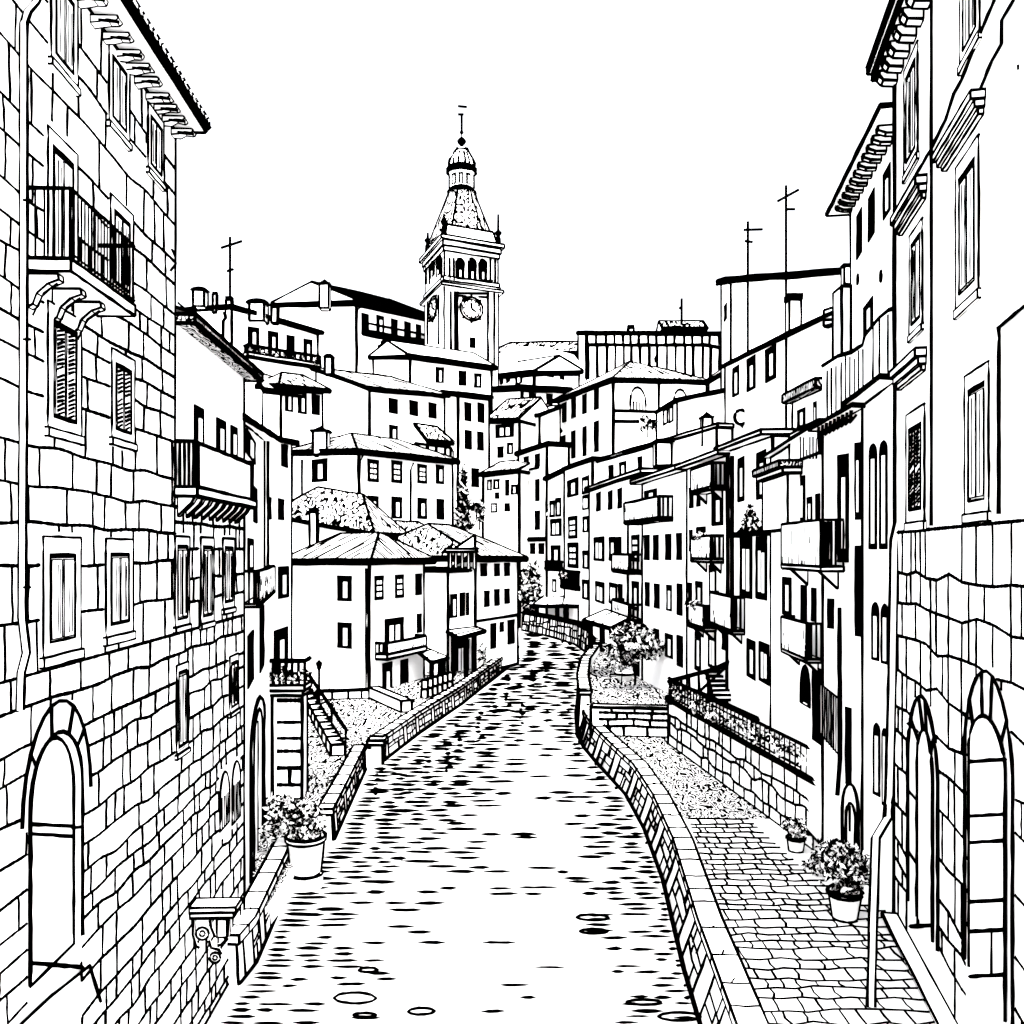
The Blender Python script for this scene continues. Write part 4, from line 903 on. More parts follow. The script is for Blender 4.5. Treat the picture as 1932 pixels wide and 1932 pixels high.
# ================================================================ right row along the terrace
h = house('house', 'white house with a long low roof and chimney pots under the pyramid-roofed hill house', [(1118, 78), (1352, 58)], [874, 806], ('shed', 0), '0B 1150 1158 878 900;0K 1170 1182 872 898;0B 1205 1212 862 885', d=1.1, fascia=-7, ov=.1, roofmat=0)
chimney(h, 1333, 776, 812, 60, 24, 1); chimney(h, 1250, 828, 852, 64, 38, 2)
house('house', 'small roof storey with a triple window above the long low roof', [(1240, 84), (1278, 76), (1376, 72)], [778, 757, 736], ('shed', 0), '0K 1253 1261 768 800;0K 1264 1271 764 796', fascia=3, ov=.3, roofmat=0)
o = thing('roof_bush', 'scribbled bush growing on a roof beside the small roof storey', 'bush', P(1222, 812, 70)); m = MB(2.4); leaves(m, P(1222, 800, 70), (.8, .6, .7), 90, .26, .6); m.build('foliage', o); m = MB(2); m.tube([P(1222, 826, 70), P(1222, 800, 70)], .06, 1); m.build('stem', o)
h = house('house', 'narrow shabby house with a flower balcony at the bend of the canal', [(1033, 93), (1066, 89)], [905, 888], ('shed', 0),
    '0K 1039 1047 945 975;0K 1050 1059 940 974;0D 1040 1060 980 1010;0K 1041 1058 1030 1060;0K 1044 1050 1093 1116', d=6, fascia=4, ov=.3, base=.8, roofmat=0)
balcony(h['o'], h['f'][0], 1036, 1062, 1060, 1075, .4, 'bars', 4, 6, False)
h = house('house', 'tall shabby house with stacked small windows just left of the paired-shutter canal house', [(1066, 88), (1118, 77)], [886, 868], ('shed', 0),
    '0K 1072 1092 905 935;0D 1100 1112 900 930;0C 1074 1090 975 1015;0C 1073 1092 1025 1070;0K 1101 1111 975 1003;0K 1101 1112 1040 1072;0K 1100 1112 1095 1130;0D 1101 1112 935 960', d=6, fascia=4, ov=.3, base=.8, roofmat=0)
balcony(h['o'], h['f'][0], 1068, 1095, 1078, 1110, .5, 'bars', 4, 7, False); m = MB(2.4); leaves(m, h['f'][0].pt(1080, 1088, .6), (.7, .2, .6), 90, .28, .6); m.build('climbing_plant', h['o'])
h18 = house('house', 'white canal house with paired shutters and a narrow stack of box balconies', [(1113, 68), (1213, 48)], [925, 894], ('shed', 0),
    '0B 1127 1134 930 963;0B 1149 1156 927 960;0B 1167 1174 922 958;0D 1122 1141 1014 1057;0K 1151 1162 1014 1057;0B 1164 1173 1014 1050;0D 1125 1141 1099 1136;0D 1151 1165 1101 1139;0B 1168 1175 1103 1140;0C 1193 1207 1010 1058;0K 1194 1206 1098 1150;0Bd 1196 1207 1235 1288', d=8, fascia=-8, ov=.5, base=1.0)
for a, b in ((1046, 1080), (1136, 1168)): balcony(h18['o'], h18['f'][0], 1178, 1212, a, b, .7, 'panel', 4, brackets=False)
m = MB(3.4); f_ = h18['f'][0]
for x in (1187,): m.ink([f_.pt(x, 990, .06), f_.pt(x, 1170, .06)], 3)
m.build('drainpipe', h18['o'])
h17 = house('house', 'wide white canal house with three rows of four plain black windows', [(1213, 47.5), (1297, 40.5)], [912, 885], ('shed', 0),
    '0B 1217 1226 1010 1056;0B 1234 1243 1010 1056;0B 1257 1267 1008 1056;0B 1278 1287 1006 1056;0B 1219 1226 1099 1143;0B 1236 1245 1102 1147;0K 1259 1268 1104 1152;0B 1279 1288 1102 1160;0B 1235 1244 1187 1223;0K 1257 1270 1197 1240;0B 1279 1289 1200 1257;0K 1217 1240 925 950', d=8, fascia=-8, ov=.5, base=1.0)
balcony(h17['o'], h17['f'][0], 1203, 1270, 943, 985, .7, 'panel', 5, brackets=False)
h16 = house('house', 'white house with flower boxes on three stacked balconies, middle of the right row', [(1297, 40), (1372, 34)], [884, 858], ('shed', 0),
    '0B 1302 1309 920 958;0B 1316 1322 915 955;0B 1302 1307 1000 1040;0K 1316 1332 995 1052;0B 1300 1306 1100 1140;0K 1314 1326 1098 1142;0K 1313 1323 1193 1265;0K 1345 1365 930 990;0D 1340 1352 1067 1125;0D 1338 1352 1192 1260;0B 1364 1370 1192 1226', d=8, fascia=-8, ov=.4, base=1.0)
f_ = h16['f'][0]; balcony(h16['o'], f_, 1327, 1368, 880, 928, .5); balcony(h16['o'], f_, 1327, 1366, 1012, 1060, .5); balcony(h16['o'], f_, 1322, 1352, 1140, 1186, .5, 'panel')
def flowers(label, c, rad, n, s, group=None, ink=.5):
    m = MB(2.4); leaves(m, c, rad, n, s, ink, 7); return tag(m.build('flowers', None, c - V((0, 0, rad[2]))), label, 'flowers', group)
flowers('flowers trailing over the middle box balcony of the right row', f_.pt(1346, 1012, .5), (.45, .2, .2), 120, .08); flowers('flowers on the lowest box balcony above the street plants', f_.pt(1337, 1140, .5), (.45, .2, .22), 120, .08)
h15 = house('house', 'white house with an ornate pedimented double window and double black downpipe', [(1374, 34), (1458, 27.5)], [850, 822], ('shed', 0),
    '0K 1394 1405 864 945;0K 1429 1446 852 940;0D 1398 1420 1013 1127;0D 1428 1448 1013 1130;0K 1411 1426 1208 1279;0D 1434 1452 1214 1288', d=8, fascia=-9, ov=.4, base=1.0, pen=4)
f_ = h15['f'][0]; m = MB(5); m.ink([f_.pt(1377, 855, .06), f_.pt(1377, 1125, .06)], 3.4); m.build('drainpipe', h15['o']); m = MB(5); m.ink([f_.pt(1385, 860, .06), f_.pt(1385, 1125, .06)], 5); m.build('drainpipe', h15['o'])
balcony(h15['o'], f_, 1363, 1406, 1122, 1188, .45)
m = MB(3.4); u0, u1 = f_.u(1394), f_.u(1452); z = f_.z(1423, 1010); g = 30 / F; slab(m, f_, u0, u1, z, z + 5 * g, 0, .2, 0)
pk = f_.w((u0 + u1) / 2, z + 52 * g, .1); a, b = f_.w(u0 + .15, z + 6 * g, .12), f_.w(u1 - .15, z + 6 * g, .12)
for i in range(420):
    k = R(0, 1) ** 1.4; t = R(0, 1) * (1 - k ** .8); c = hmm((u0 + u1) / 2, u0 + .1 if R(0, 1) < .5 else u1 - .1, t); p = f_.w(c, z + 6 * g + k * 50 * g, R(.02, .14)); d = V((R(-1, 1), 0, R(-1, 1)) ).normalized() * .1; e = V((-d.z, 0, d.x)) * .45
    m.poly([p - d, p - e, p + d, p + e], 1 if R(0, 1) < .78 else 0, False)
m.build('pediment', h15['o'])
h14 = house('house', 'white house with a projecting tiled bay and walled roof terrace in the right row', [(1455, 27), (1553, 21.8)], [862, 800], ('flat', 0),
    '0K 1525 1533 938 985;0B 1541 1548 932 985;0K 1478 1494 1090 1160;0D 1502 1520 900 985;0A 1512 1530 1255 1330;0B 1535 1550 1260 1400;0B 1513 1523 1105 1172;0B 1533 1541 1110 1172', d=6, fascia=3, ov=.2, base=1.0)
f_ = h14['f'][0]; balcony(h14['o'], f_, 1512, 1592, 985, 1075, .5, 'panel', 8); balcony(h14['o'], f_, 1500, 1550, 1170, 1240, .35, 'panel', 6)
m = MB(3.4); u0, u1 = f_.u(1463), f_.u(1512); slab(m, f_, u0, u1, f_.z(1488, 1000), f_.z(1488, 900), 0, .35, 0); slab(m, f_, u0 - .1, u1 + .1, f_.z(1488, 900), f_.z(1488, 890), 0, .5, 0); m.build('bay', h14['o'])
m = MB(3.4); slab(m, f_, u0 - .15, u1 + .15, f_.z(1488, 890), f_.z(1488, 878), 0, .6, 2); m.build('bay_roof', h14['o'])
m = MB(3.6); slab(m, f_, f_.u(1494), f_.u(1550), f_.z(1520, 865), f_.z(1520, 806), -.3, .05, 0, w=4)
for k in range(6): m.ink([f_.pt(1515 + 6 * k, 866, .06), f_.pt(1515 + 6 * k, R(820, 850), .06)], 2)
m.build('terrace_wall', h14['o'])
o = thing('roof_room', 'little rooftop room with a tiled edge and narrow windows behind the curved terrace wall', 'house', P(1525, 805, 31)); fr_ = Fac(P(1496, 805, 33), P(1556, 800, 30)); m = MB(3.4)
slab(m, fr_, 0, fr_.len, fr_.z(1526, 830), fr_.z(1526, 745), -4, 0, 0); m.build('wall', o); m = MB(3.4); slab(m, fr_, -.2, fr_.len, fr_.z(1526, 745), fr_.z(1526, 728), -4, .3, 2); m.build('roof', o)
window(o, fr_, 'K', 1506, 1520, 772, 806); window(o, fr_, 'K', 1537, 1541, 758, 800)
h13r = house('house', 'white house with a tall framed window and corbelled eave below the curved terrace wall', [(1553, 21.6), (1628, 20.2)], [812, 768], ('flat', 0),
    '0K 1582 1602 858 1060;0K 1615 1624 835 980;0B 1615 1624 1030 1200;0K 1558 1571 985 1065;0B 1563 1574 1130 1185;0Bd 1597 1607 1335 1480', d=5, fascia=4, ov=.25, base=.4, pen=4.4)
f_ = h13r['f'][0]; m = MB(7); m.ink([f_.pt(1588, 1146, .06), f_.pt(1589, 1430, .06), f_.pt(1584, 1500, .06)], 5); m.build('drainpipe', h13r['o'])
m = MB(4); u = .05
while u < f_.len - .1: 
    m.ink([f_.w(u, f_.z(1590, 805) - .02 + u * .17, .02), f_.w(u + .04, f_.z(1590, 812) - .12 + u * .17, .2), f_.w(u + .1, f_.z(1590, 800) + u * .17, .22)], 3.4); u += .15
m.build('corbels', h13r['o'])
m = MB(3.8); A_ = arch_pts(f_.u(1592), f_.u(1622), .6, f_.z(1607, 1530), f_.z(1607, 1478), 8); m.poly([f_.w(*p, .02) for p in A_], 0, False); m.ink([f_.w(*p, .03) for p in A_], 4.4)
A_ = arch_pts(f_.u(1599), f_.u(1617), .6, f_.z(1607, 1545), f_.z(1607, 1515), 8); m.ink([f_.w(*p, .035) for p in A_], 4); m.ink([f_.pt(1606, 1520, .035), f_.pt(1606, 1568, .035)], 3); m.build('door', h13r['o'])
m = MB(3.4); m.poly([f_.pt(1554, 1289, .1), f_.pt(1590, 1318, .1), f_.pt(1590, 1424, .1), f_.pt(1554, 1382, .1)], 0, True, w=2.4)
for k in range(8): x = 1556 + k * 4.2; m.ink([f_.pt(x, 1290 + k * 3, .12), f_.pt(x, 1385 + k * 5, .12)], R(1.3, 2.6))
m.build('shutter', h13r['o'])
o = thing('terrace_screen', 'curved panelled roof terrace wall with upright boards between the tall houses', 'wall', P(1590, 800, 24)); m = MB(3.6)
cv = [(1552, 690, 815, 25.5), (1580, 672, 800, 24), (1607, 664, 788, 23), (1629, 650, 768, 21.5), (1634, 630, 765, 21.2), (1660, 598, 740, 20.2), (1676, 585, 725, 19.6), (1692, 580, 716, 19)]
for (a, b, c, d), (e, f, g_, h_) in zip(cv, cv[1:]): m.poly([P(a, c, d), P(e, g_, h_), P(e, f, h_), P(a, b, d)], 0, False); m.poly([P(a, c, d + .3), P(e, g_, h_ + .3), P(e, f, h_ + .3), P(a, b, d + .3)], 0, False); m.poly([P(a, b, d), P(e, f, h_), P(e, f, h_ + .3), P(a, b, d + .3)], 0, False)
m.ink([P(a, b, d) for a, b, c, d in cv], 5); m.ink([P(a, c, d) for a, b, c, d in cv], 4)
for x in (1562, 1570, 1578, 1588, 1596, 1604, 1613, 1621, 1629, 1648, 1660, 1676):
    for (a, b, c, d), (e, f, g_, h_) in zip(cv, cv[1:]):
        if a <= x < e: k = (x - a) / (e - a); Y = hmm(d, h_, k) - .02; yt, yb = hmm(b, f, k), hmm(c, g_, k); m.ink([P(x, yt + R(0, 18), Y), P(x, yb - R(0, 25), Y)], R(2.2, 3.6))
m.build('panels', o)
h12r = house('house', 'slim white house with pairs of pointed windows next to the big right palace', [(1628, 20.2), (1690, 18.85)], [765, 716], ('flat', 0),
    '0A 1642 1655 838 1035;0A 1662 1675 832 1035;0A 1647 1659 1137 1245;0A 1665 1677 1140 1252;0A 1650 1661 1365 1500;0A 1667 1674 1375 1520', d=5, fascia=7, ov=.3, base=.4, roofmat=0, pen=4.2)
h10r = house('house', 'tall white house under a corbelled tile eave, behind the big right palace', [(1606, 31), (1700, 24)], [388, 226], ('shed', 0),
    '0B 1618 1627 400 482;0B 1640 1651 365 447;0K 1668 1681 318 405;0K 1631 1648 570 640', d=6, fascia=6, ov=.75, pen=4.2)
f_ = h10r['f'][0]; rf = h10r['roof']
for k in range(11):
    m = MB(3.4); u = hmm(.05, f_.len - .5, k / 10); zt_ = hmm(h10r['zt'][0], h10r['zt'][1], u / f_.len); A = [f_.w(u, zt_ - z, x) for x, z in ((0, 0), (.5, 0), (.5, .12), (.3, .2), (0, .22))]; B = [p + f_.d * .2 for p in A]
    m.poly(A, 0, w=3.4); m.poly(B[::-1], 0, w=3.4)
    for i in range(5): m.poly([A[i], A[(i + 1) % 5], B[(i + 1) % 5], B[i]], 0, w=3)
    m.build('corbel', rf)
m = MB(3.6)
for x, y in ((1620, 527), (1664, 521)):
    uc, zc = f_.u(x), f_.z(x, y); m.ink([f_.w(uc + .14 * math.cos(t * .7), zc + .17 * math.sin(t * .7), .03) for t in range(9)], 2.4, True)
m.ink([f_.pt(1608, 537, .03), f_.pt(1608, 668, .03)], 4); m.build('wall_anchor', h10r['o'])
o = thing('pilaster', 'flat white buttress strip between the dish house and the tall corbelled house', 'buttress', P(1597, 700, 31.5)); m = MB(4); a = P(1588, 700, 31.5); m.box(a, P(1608, 700, 31.5) - a, (0, .8, 0), (0, 0, 2.9), 0); m.build('shaft', o)
# ================================================================ big right palace
RW = Fac((4.0 + .2034 * 18.9, 18.9), (4.0 + .2034 * 5, 5.0))
o = thing('palace', 'tall plain white palace on the right with a stone block base and two arched doors', 'palace', RW.w(1, .4)); ztp = 8 + 905 * 18.8 / F
m = MB(4.4); D = -RW.n * 9; a, b = RW.w(0, .3), RW.w(RW.len, .3); up = V((0, 0, ztp - .3))
m.poly([a, b, b + up, a + up], 0, False); m.poly([a, a + D, a + D + up, a + up], 0, False); m.poly([b + D, a + D, a + D + up, b + D + up], 0, False); m.poly([a + up, b + up, b + D + up, a + D + up], 0, False)
m.ink([a, a + up], 5.5); m.ink([RW.pt(1760, -20, .02), RW.pt(1760, 992, .02)], 4.4); m.ink([RW.pt(1935, 578, .02), RW.pt(1888, 617, .02), RW.pt(1888, 970, .02)], 5.5)
m.ink([RW.pt(x, y, .02) for x, y in ((1702, 390), (1730, 330), (1760, 280), (1787, 225), (1803, 175), (1818, 148), (1845, 80), (1881, -5))], 4.4)
m.ink([RW.pt(x, y, .02) for x, y in ((1838, 203), (1862, 145), (1874, 115), (1893, 82), (1893, 38), (1918, -5))], 4.4); m.ink([RW.pt(1924, 122, .02), RW.pt(1924, 131, .02)], 3)
R_ = [(1716, 1771, 1315, 1760), (1832, 1902, 1355, 1890)]
zs = RW.z(1699, 1004); zc1 = [RW.z(1743, 1370), RW.z(1866, 1400)]
arcs = []
for x0, x1, yo, yi, yb, xi0, xi1 in ((1716, 1773, 1315, 1374, 1747, 1734, 1763), (1824, 1915, 1268, 1355, 1880, 1833, 1901)):
    u0, u1 = RW.u(x0), RW.u(x1); xm = (x0 + x1) / 2; zsp = RW.z(xm, yi + 75); arcs.append((u0, u1, zsp, RW.z(xm, yo), xm, xi0, xi1, yi, yb))
def holr(u, z):
    for u0, u1, zsp, zo, xm, xi0, xi1, yi, yb in arcs:
        if u0 < u < u1:
            t = (u - (u0 + u1) / 2) / ((u1 - u0) / 2); 
            if z < zsp + (zo - zsp) * max(0, 1 - t * t) ** .7: return True
    return False
masonry(m, RW, .02, RW.len, .62, zs, .58, .66, holr, 3.8, .06, .96, None, True)
m.build('wall', o)
for u0, u1, zsp, zo, xm, xi0, xi1, yi, yb in arcs:
    zb = RW.z(xm, yb); q = MB(4.6); out = arch_pts(u0, u1, zb, zsp, zo, 14, .62); ui = sorted((RW.u(xi0), RW.u(xi1))); zi = RW.z(xm, yi); inn = arch_pts(ui[0], ui[1], zb, zsp, zi, 14, .6)
    q.ink([RW.w(*p, .03) for p in out], 4.4); q.ink([RW.w(*p, .03) for p in inn], 4.6)
    for k in (4, 7, 9, 12): q.ink([RW.w(*out[k], .03), RW.w(*inn[k], .03)], 4)
    z = zb
    while z < zsp: z += R(.4, .6) if xi0 > 1800 else R(.9, 1.3); q.ink([RW.w(inn[0][0], z, .03), RW.w(out[0][0], z, .03)], 3.6); z += 0
    q.build('door_surround', o); d = MB(4.4); d.poly([RW.w(*p, .025) for p in inn], 0, False)
    if xi0 > 1800:
        for y in (1437, 1540, 1590, 1702, 1758, 1843): d.ink([RW.pt(xi0, y, .03), RW.pt(xi1, y - 4, .03)], 4.2)
        d.ink([RW.pt(1876, 1758, .03), RW.pt(1876, 1838, .03)], 4)
    else: d.ink([RW.pt(1720, 1748, .03), RW.pt(1763, 1746, .03)], 4.6); d.ink([RW.pt(1735, 1400, .03), RW.pt(1735, 1745, .03)], 4.4)
    d.build('door', o)
for st, *r in (('F', 1709, 1734, 105, 310), ('F', 1815, 1852, -60, 92), ('F', 1807, 1850, 285, 565), ('F', 1719, 1743, 428, 622), ('L', 1713, 1747, 772, 985), ('F', 1824, 1869, 695, 968)): window(o, RW, st, *r)
for x0, x1, yb in ((1787, 1857, 268), (1703, 1748, 408), (1701, 1747, 716)):
    q = MB(4); u0, u1 = sorted((RW.u(x0), RW.u(x1))); z = RW.z((x0 + x1) / 2, yb); g = RW.Y(x0) / F
    slab(q, RW, u0, u1, z, z + 10 * g, 0, .08, 0, w=3.2); slab(q, RW, u0 - .05, u1 + .05, z + 10 * g, z + 22 * g, 0, .14, 0, w=3.2); slab(q, RW, u0 - .08, u1 + .08, z + 22 * g, z + 36 * g, 0, .2, 0, w=3.4); q.build('pediment', o)
m = MB(4.6); e0, e1 = RW.w(-.05, ztp - .06), RW.w(RW.len, ztp - .06); m.box(e0, e1 - e0, RW.n * .42, (0, 0, .14), 0, w=4.6); m.box(e0 + RW.n * .1 + V((0, 0, .14)), e1 - e0, RW.n * .42, (0, 0, .12), 0, w=4.6)
p_ = [e0 + RW.n * .52 + V((0, 0, .27)), e1 + RW.n * .52 + V((0, 0, .27))]; m.poly([p_[0], p_[1], p_[1] - RW.n * 6 + V((0, 0, 2)), p_[0] - RW.n * 6 + V((0, 0, 2))], 2, True); rf = m.build('roof', o); u = .1
while u < RW.len - 1:
    q = MB(3.8); A = [RW.w(u, ztp - .06 - z, x) for x, z in ((0, 0), (.36, 0), (.36, .1), (.28, .2), (0, .24))]; B = [p + RW.d * .24 for p in A]
    q.poly(A, 0, w=3.8); q.poly(B[::-1], 0, w=3.8)
    for i in range(5): q.poly([A[i], A[(i + 1) % 5], B[(i + 1) % 5], B[i]], 0, w=3.2)
    q.build('corbel', rf); u += .55
pts = [RW.pt(x, y, .1) for x, y in ((1695, -10), (1695, 500), (1695, 985), (1687, 1020), (1686, 1040), (1682, 1300), (1676, 1500), (1673, 1550), (1652, 1580), (1650, 1620), (1648, 1800), (1643, 1945))]
Yp = pts[0].y; pts = [P(x, y, Yy) for x, y, Yy in ((1695, -10, 18.75), (1695, 500, 18.75), (1695, 985, 18.7), (1687, 1020, 18.6), (1686, 1040, 18.6), (1682, 1300, 18.3), (1677, 1500, 18), (1674, 1545, 18), (1652, 1582, 17.2), (1650, 1640, 16.4), (1646, 1760, 15.4), (1643, 1900, 14.9))]
pipe(o, pts, 12, pen=4.4)
m = MB(4.4); a = G(1681, 1722, .6); b = G(1806, 1945, .6); c = V((b.x + 1.2, b.y, 0)); 
o = thing('kerb', 'thin pale kerb strip along the foot of the right palace', 'kerb', a); n_ = RW.n
A = RW.w(.3, .58, 0); m = MB(3.4); m.box(A, RW.d * 9, n_ * .3, (0, 0, .1), 0, w=3.4); m.build('strip', o)
# ================================================================ right terrace, cross wall, street things
RT = Fac(G(1262, 1404, .6), G(1556, 1620, .6)); zt = 2.3
o = thing('retaining_wall', 'rough stone retaining wall between the cobbled path and the planted terrace', 'wall', RT.w(3, .6)); m = MB(3.4)
a, b = RT.w(0, .4), RT.w(RT.len, .4); m.box(a, b - a, -RT.n * .5, (0, 0, zt - .4), 0, w=4.2)
masonry(m, RT, .02, RT.len, .6, zt, .36, .6, None, 3, .07, .9); m.build('wall', o)
m = MB(4); slab(m, RT, -.1, RT.len, zt, zt + .1, -.55, .08, 0); m.build('coping', o)
m = MB(); a, b = RT.w(0, 2.2, -.5), RT.w(RT.len, 2.2, -.5); m.poly([a, b, V((14, b.y, 2.2)), V((16, a.y, 2.2))], 0, True); m.poly([V((a.x, a.y, .5)), V((16, a.y, .5)), V((16, a.y, 2.2)), a], 0); struct('terrace', m)
o = thing('planter_hedge', 'straggly hedge of flowers and leaves along the top of the retaining wall', 'hedge', RT.w(3, zt + .1, -.3))
m = MB(3.4); slab(m, RT, 0, RT.len, zt + .1, zt + .36, -.5, -.12, 0, w=3.6); m.build('planter', o); m = MB(2.6)
for k in range(30): leaves(m, RT.w(hmm(.2, RT.len - .3, k / 29), zt + .36 + R(-.1, .15), -.12), (.35, .3, R(.15, .4)), 40, .08, .4, 6)
m.build('foliage', o); m = MB(3.6); z = zt + .95
z -= .12; m.ink([RT.w(0, z, .0), RT.w(RT.len, z - .05, .0)], 4)
for k in range(40): m.ink([RT.w(hmm(0, RT.len, k / 39), zt + .1, 0), RT.w(hmm(0, RT.len, k / 39), z, 0)], 1.8)
m.build('rail', o)
CW = Fac(G(1108, 1372, .6), G(1262, 1392, .6)); o = thing('cross_wall', 'low squared stone wall crossing from the parapet to the retaining wall', 'wall', CW.w(2, .6)); m = MB(3.4)
CW2 = Fac(V((CW.a.x, 37.0, 0)), V((CW.b.x, 36.6, 0))); m.box(CW2.w(0, .4), CW2.d * CW2.len, -CW2.n * .6, (0, 0, 1.35), 0, w=4); masonry(m, CW2, .3, CW2.len, .6, 1.75, .33, .75, None, 3.2, .03); m.build('wall', o)
o = thing('pergola_steps', 'flight of terrace steps under slanting handrails at the end of the retaining wall', 'steps', P(1340, 1300, 33)); m = MB(3.2); 
for k in range(6): a = P(1345 - k * 2, 1320 - k * 9, 33.5 + k * .25); m.box(a, (1.1, 0, 0), (0, .3, 0), (0, 0, .16), 0, w=3.2)
m.build('steps', o); m = MB(4); m.ink([P(1262, 1285, 35.5), P(1345, 1264, 34.5), P(1380, 1248, 33.8)], 5); m.ink([P(1262, 1285, 35.5), P(1318, 1306, 33.5), P(1440, 1360, 29)], 5); m.ink([P(1318, 1306, 33.5), P(1372, 1256, 34)], 4)
for x in (1264, 1285, 1300, 1318, 1335): m.ink([P(x, 1285 - (x - 1262) * .25, 35), P(x + 2, 1330, 34.6)], 3)
m.build('handrail', o)
for x, y, Y, s in ((1480, 1345, 27.3, .3), (1508, 1362, 26.4, .28), (1497, 1318, 27.2, .22)): 
    o = thing('terrace_plant', {1480: 'leafy flower pot at the back of the planted terrace, left of the round one', 1508: 'round flower pot nearest the rail on the planted terrace', 1497: 'small flower pot high against the wall behind the planted terrace'}[x], 'potted plant', P(x, y + 14, Y), 'flower pots on the terrace')
    m = MB(2.4); leaves(m, P(x, y, Y), (s, s * .8, s * .8), 110, .075, .55, 6); m.build('foliage', o); m = MB(2.6); lathe(m, P(x, y + 20, Y), [(.1, 0), (.15, .24)], 8); m.build('pot', o)
# hooped tree on the plaza, awnings, bushes
def tree(name, label, cat, base, c, rad, n, s, tr, ink=.5):
    o = thing(name, label, cat, base); m = MB(); m.tube([base, base.lerp(c, .5) + V((.05, 0, 0)), c], [tr, tr * .8, tr * .4], 1, 7)
    for k in range(5): m.tube([base.lerp(c, .7), c + V((R(-.6, .6) * rad[0], R(-.5, .5) * rad[1], R(-.1, .6) * rad[2]))], [tr * .5, tr * .15], 1, 5)
    m.build('trunk', o); m = MB(); leaves(m, c, rad, n, s, ink, 14); m.build('crown', o); return o
tree('small_tree', 'small round bushy tree on the right plaza beside the flat awning', 'tree', G(1198, 1292, 1.35), P(1198, 1219, 44), (1.4, 1.1, 1.0), 2300, .14, .07)
tree('bush', 'small dark shrub below the round tree on the right plaza', 'bush', G(1172, 1288, 1.35), P(1172, 1255, 45), (.3, .3, .4), 160, .09, .04)
tree('bush', 'tiny dark shrub at the inner edge of the curving parapet', 'bush', G(1151, 1285, 1.35), P(1150, 1258, 46), (.22, .2, .2), 90, .08, .03)
m = MB(2.6); c = G(1178, 1284, 1.35); o = thing('flower_pot', 'round white bowl planter under the small dark shrub', 'planter', c); lathe(m, c, [(.3, 0), (.5, .35), (.42, .5)], 10); m.ink([c + V((.5 * math.cos(t * .63), .5 * math.sin(t * .63), .35)) for t in range(10)], 3, True); m.ink([c + V((-.3, -.1, 0)), c + V((.3, -.1, 0))], 3); m.build('bowl', o)
awning('flat white market awning left of the small round tree on the plaza', [P(1100, 1169, 49), P(1152, 1184, 46.5), P(1187, 1166, 48), P(1143, 1150, 52)], 6, [(1112, 1175, 1222, 48.5), (1134, 1180, 1228, 47.5), (1152, 1184, 1240, 46.5)], 48)
awning('wide sagging awning over the far quay where the canal bends', [P(1004, 1142, 92), P(1094, 1143, 82), P(1085, 1128, 86), P(1030, 1122, 95)], 6, [(1012, 1143, 1180, 91), (1050, 1142, 1178, 87), (1068, 1142, 1185, 85), (1092, 1143, 1190, 82)], 88)
tree('ivy_bush', 'tall ivy mass hanging over the far bank beside the last left house', 'bush', P(1000, 1188, 93.5), P(1000, 1120, 93.5), (1.3, .9, 3.4), 900, .34, .1)
m = MB(2.6); leaves(m, P(1040, 1172, 92.8), (2.2, .4, .5), 220, .32, .6); o = tag(m.build('hedge', None, P(1040, 1182, 92.8)), 'long scribbled hedge under the far sagging awning', 'hedge')
o = thing('conical_tree', 'pointed dark cypress-like tree standing between the wide hipped house and the six-window house', 'tree', P(875, 1010, 84)); m = MB(); m.tube([P(875, 1010, 84), P(875, 885, 84)], [.2, .04], 1, 6); m.build('trunk', o); m = MB()
for k in range(16): t = k / 15; r = .15 + 1.0 * t; leaves(m, P(875, 888 + 105 * t, 84), (r, r, .55), int(20 + 34 * t), .34, .6, 5)
m.build('crown', o)
tree('bush', 'dark rounded bush between the town roofs right of the pointed tree', 'bush', P(905, 1000, 83), P(902, 965, 83), (.7, .6, 1.0), 130, .3, .08)
tree('bush', 'roof terrace plants left of the large hill house', 'bush', P(1030, 875, 104), P(1038, 848, 104), (1.4, .8, 1.2), 150, .36, .08)
tree('bush', 'leafy tangle beside the slit-window house at the canal bend', 'bush', P(1045, 1000, 93), P(1045, 960, 93), (.9, .6, 1.8), 180, .34, .08)
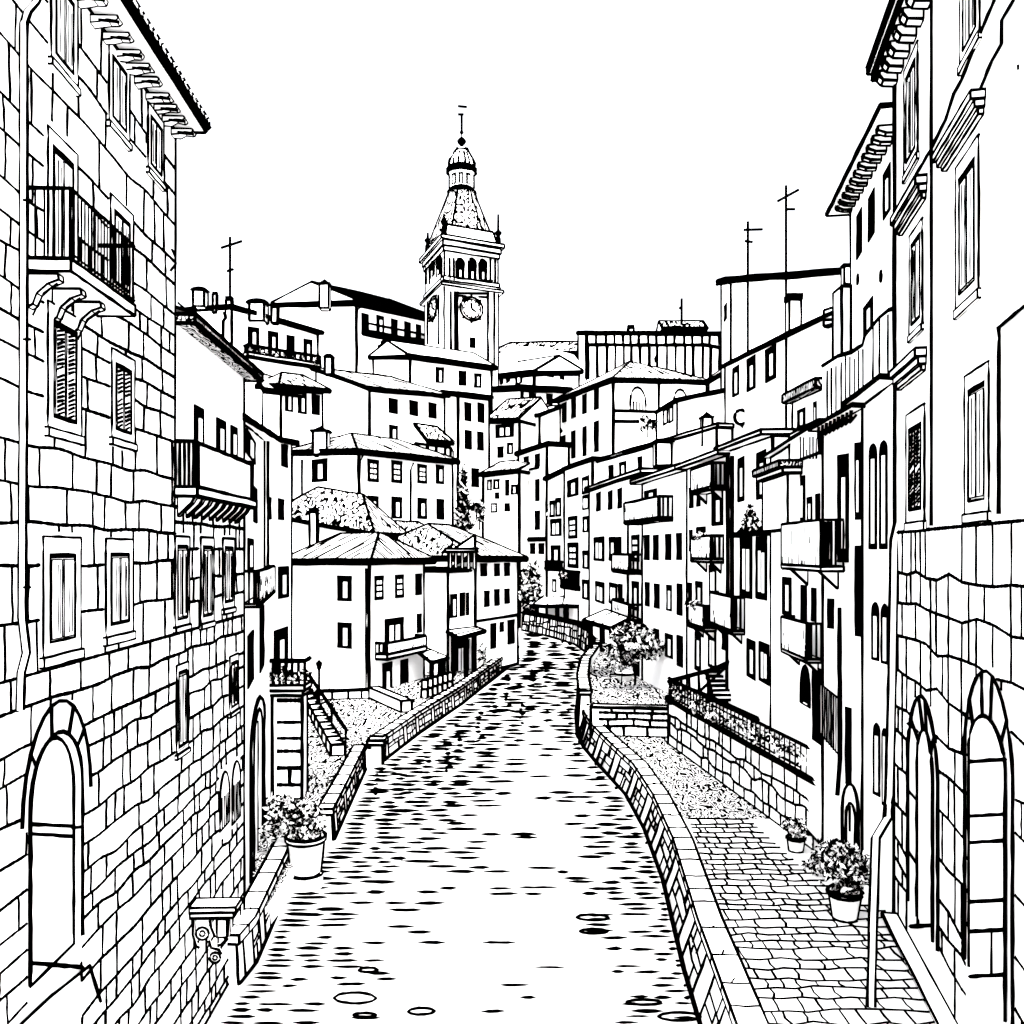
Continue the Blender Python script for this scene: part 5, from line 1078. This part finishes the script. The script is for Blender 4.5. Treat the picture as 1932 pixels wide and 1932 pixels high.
# potted plants and ground plants
def pot(label, base, r0, r1, hgt, rim, crown, n, s, pen=4.4):
    o = thing('potted_plant', label, 'potted plant', base); m = MB(pen); rg = lathe(m, base, [(r0, 0), (hmm(r0, r1, .9), hgt * .86), (r1 * 1.08, hgt * .87), (r1 * 1.1, hgt), (r1 * .9, hgt), (r1 * .85, hgt * .9)], 20)
    v = V((base.x, base.y, 0)).normalized(); t = V((v.y, -v.x, 0)); z = V((0, 0, 1))
    for sgn in (-1, 1): m.ink([base + t * sgn * r0, base + t * sgn * hmm(r0, r1, .9) + z * hgt * .86, base + t * sgn * r1 * 1.08 + z * hgt * .87, base + t * sgn * r1 * 1.1 + z * hgt], pen)
    m.ink([p for p in rg[0] if (p - base).dot(v) < .01][::1], pen, jit=.2); m.ink(rg[2], pen * .8, True, jit=.2); m.ink(rg[3], pen, True, jit=.2)
    m.poly([p + V((0, 0, 0)) for p in rg[5]], 1, False); m.build('pot', o)
    m = MB(); leaves(m, base + V((0, 0, hgt + .03)), (r1 * .95, r1 * .95, .14), int(n * .3), s, .4, 9)
    for c, rad, k in crown: leaves(m, c, rad, int(n * k), s, .5, 9)
    m.build('foliage', o); return o
Yp = 22.0; b = P(577, 1648, Yp)
pt_ = pot('big white pot with a bushy plant at the end of the left parapet', b, .33, .42, .9, 0, [(P(572, 1548, 22.0), (.62, .45, .4), .7), (P(520, 1550, 22.4), (.55, .5, .5), .5)], 900, .075)
m = MB(3.4); rg = lathe(m, V((b.x, b.y, -.6)), [(.4, 0), (.4, .6 + b.z)], 16); m.ink(rg[1], 2.6, True, jit=.2); m.build('plinth', pt_)
b = G(1594, 1733, .6); Yb = b.y
pot('larger white flower pot with a tall leafy plant by the right palace drainpipe', b, .22, .3, .56, 0, [(P(1595, 1637, Yb), (.5, .4, .46), .9), (P(1570, 1600, Yb), (.28, .3, .25), .15), (P(1625, 1640, Yb), (.2, .2, .4), .15)], 950, .065)
b = G(1502, 1606, .6)
pot('smaller white flower pot with a round plant against the retaining wall', b, .15, .2, .35, 0, [(b + V((0, 0, .62)), (.33, .3, .3), 1)], 330, .055, 3.6)
o = thing('ground_plants', 'mass of low weeds and foliage on the left quay behind the potted bush', 'plants', G(500, 1600, .6)); o['kind'] = 'stuff'
m = MB()
for k in range(150):
    x, y = R(455, 610), R(1470, 1690)
    p = G(x, y, .6)
    kx = next((a.lerp(b, (p.y - a.y) / (b.y - a.y)).x for a, b in zip(LB, LB[1:]) if a.y <= p.y < b.y), -5.2)
    if p.x > kx - .95 or p.y < 18.9: continue
    leaves(m, p + V((0, 0, .12)), (.45, .45, .2), 26, .075, .5, 5)
m.build('weeds', o)
o = thing('ground_plants', 'low weeds sprouting beside the larger white flower pot on the cobbles', 'plants', G(1545, 1660, .6)); o['kind'] = 'stuff'
m = MB()
for k in range(12): leaves(m, G(R(1525, 1562), R(1600, 1690), .6) + V((0, 0, .1)), (.2, .3, .18), 28, .06, .5, 4)
m.build('weeds', o)
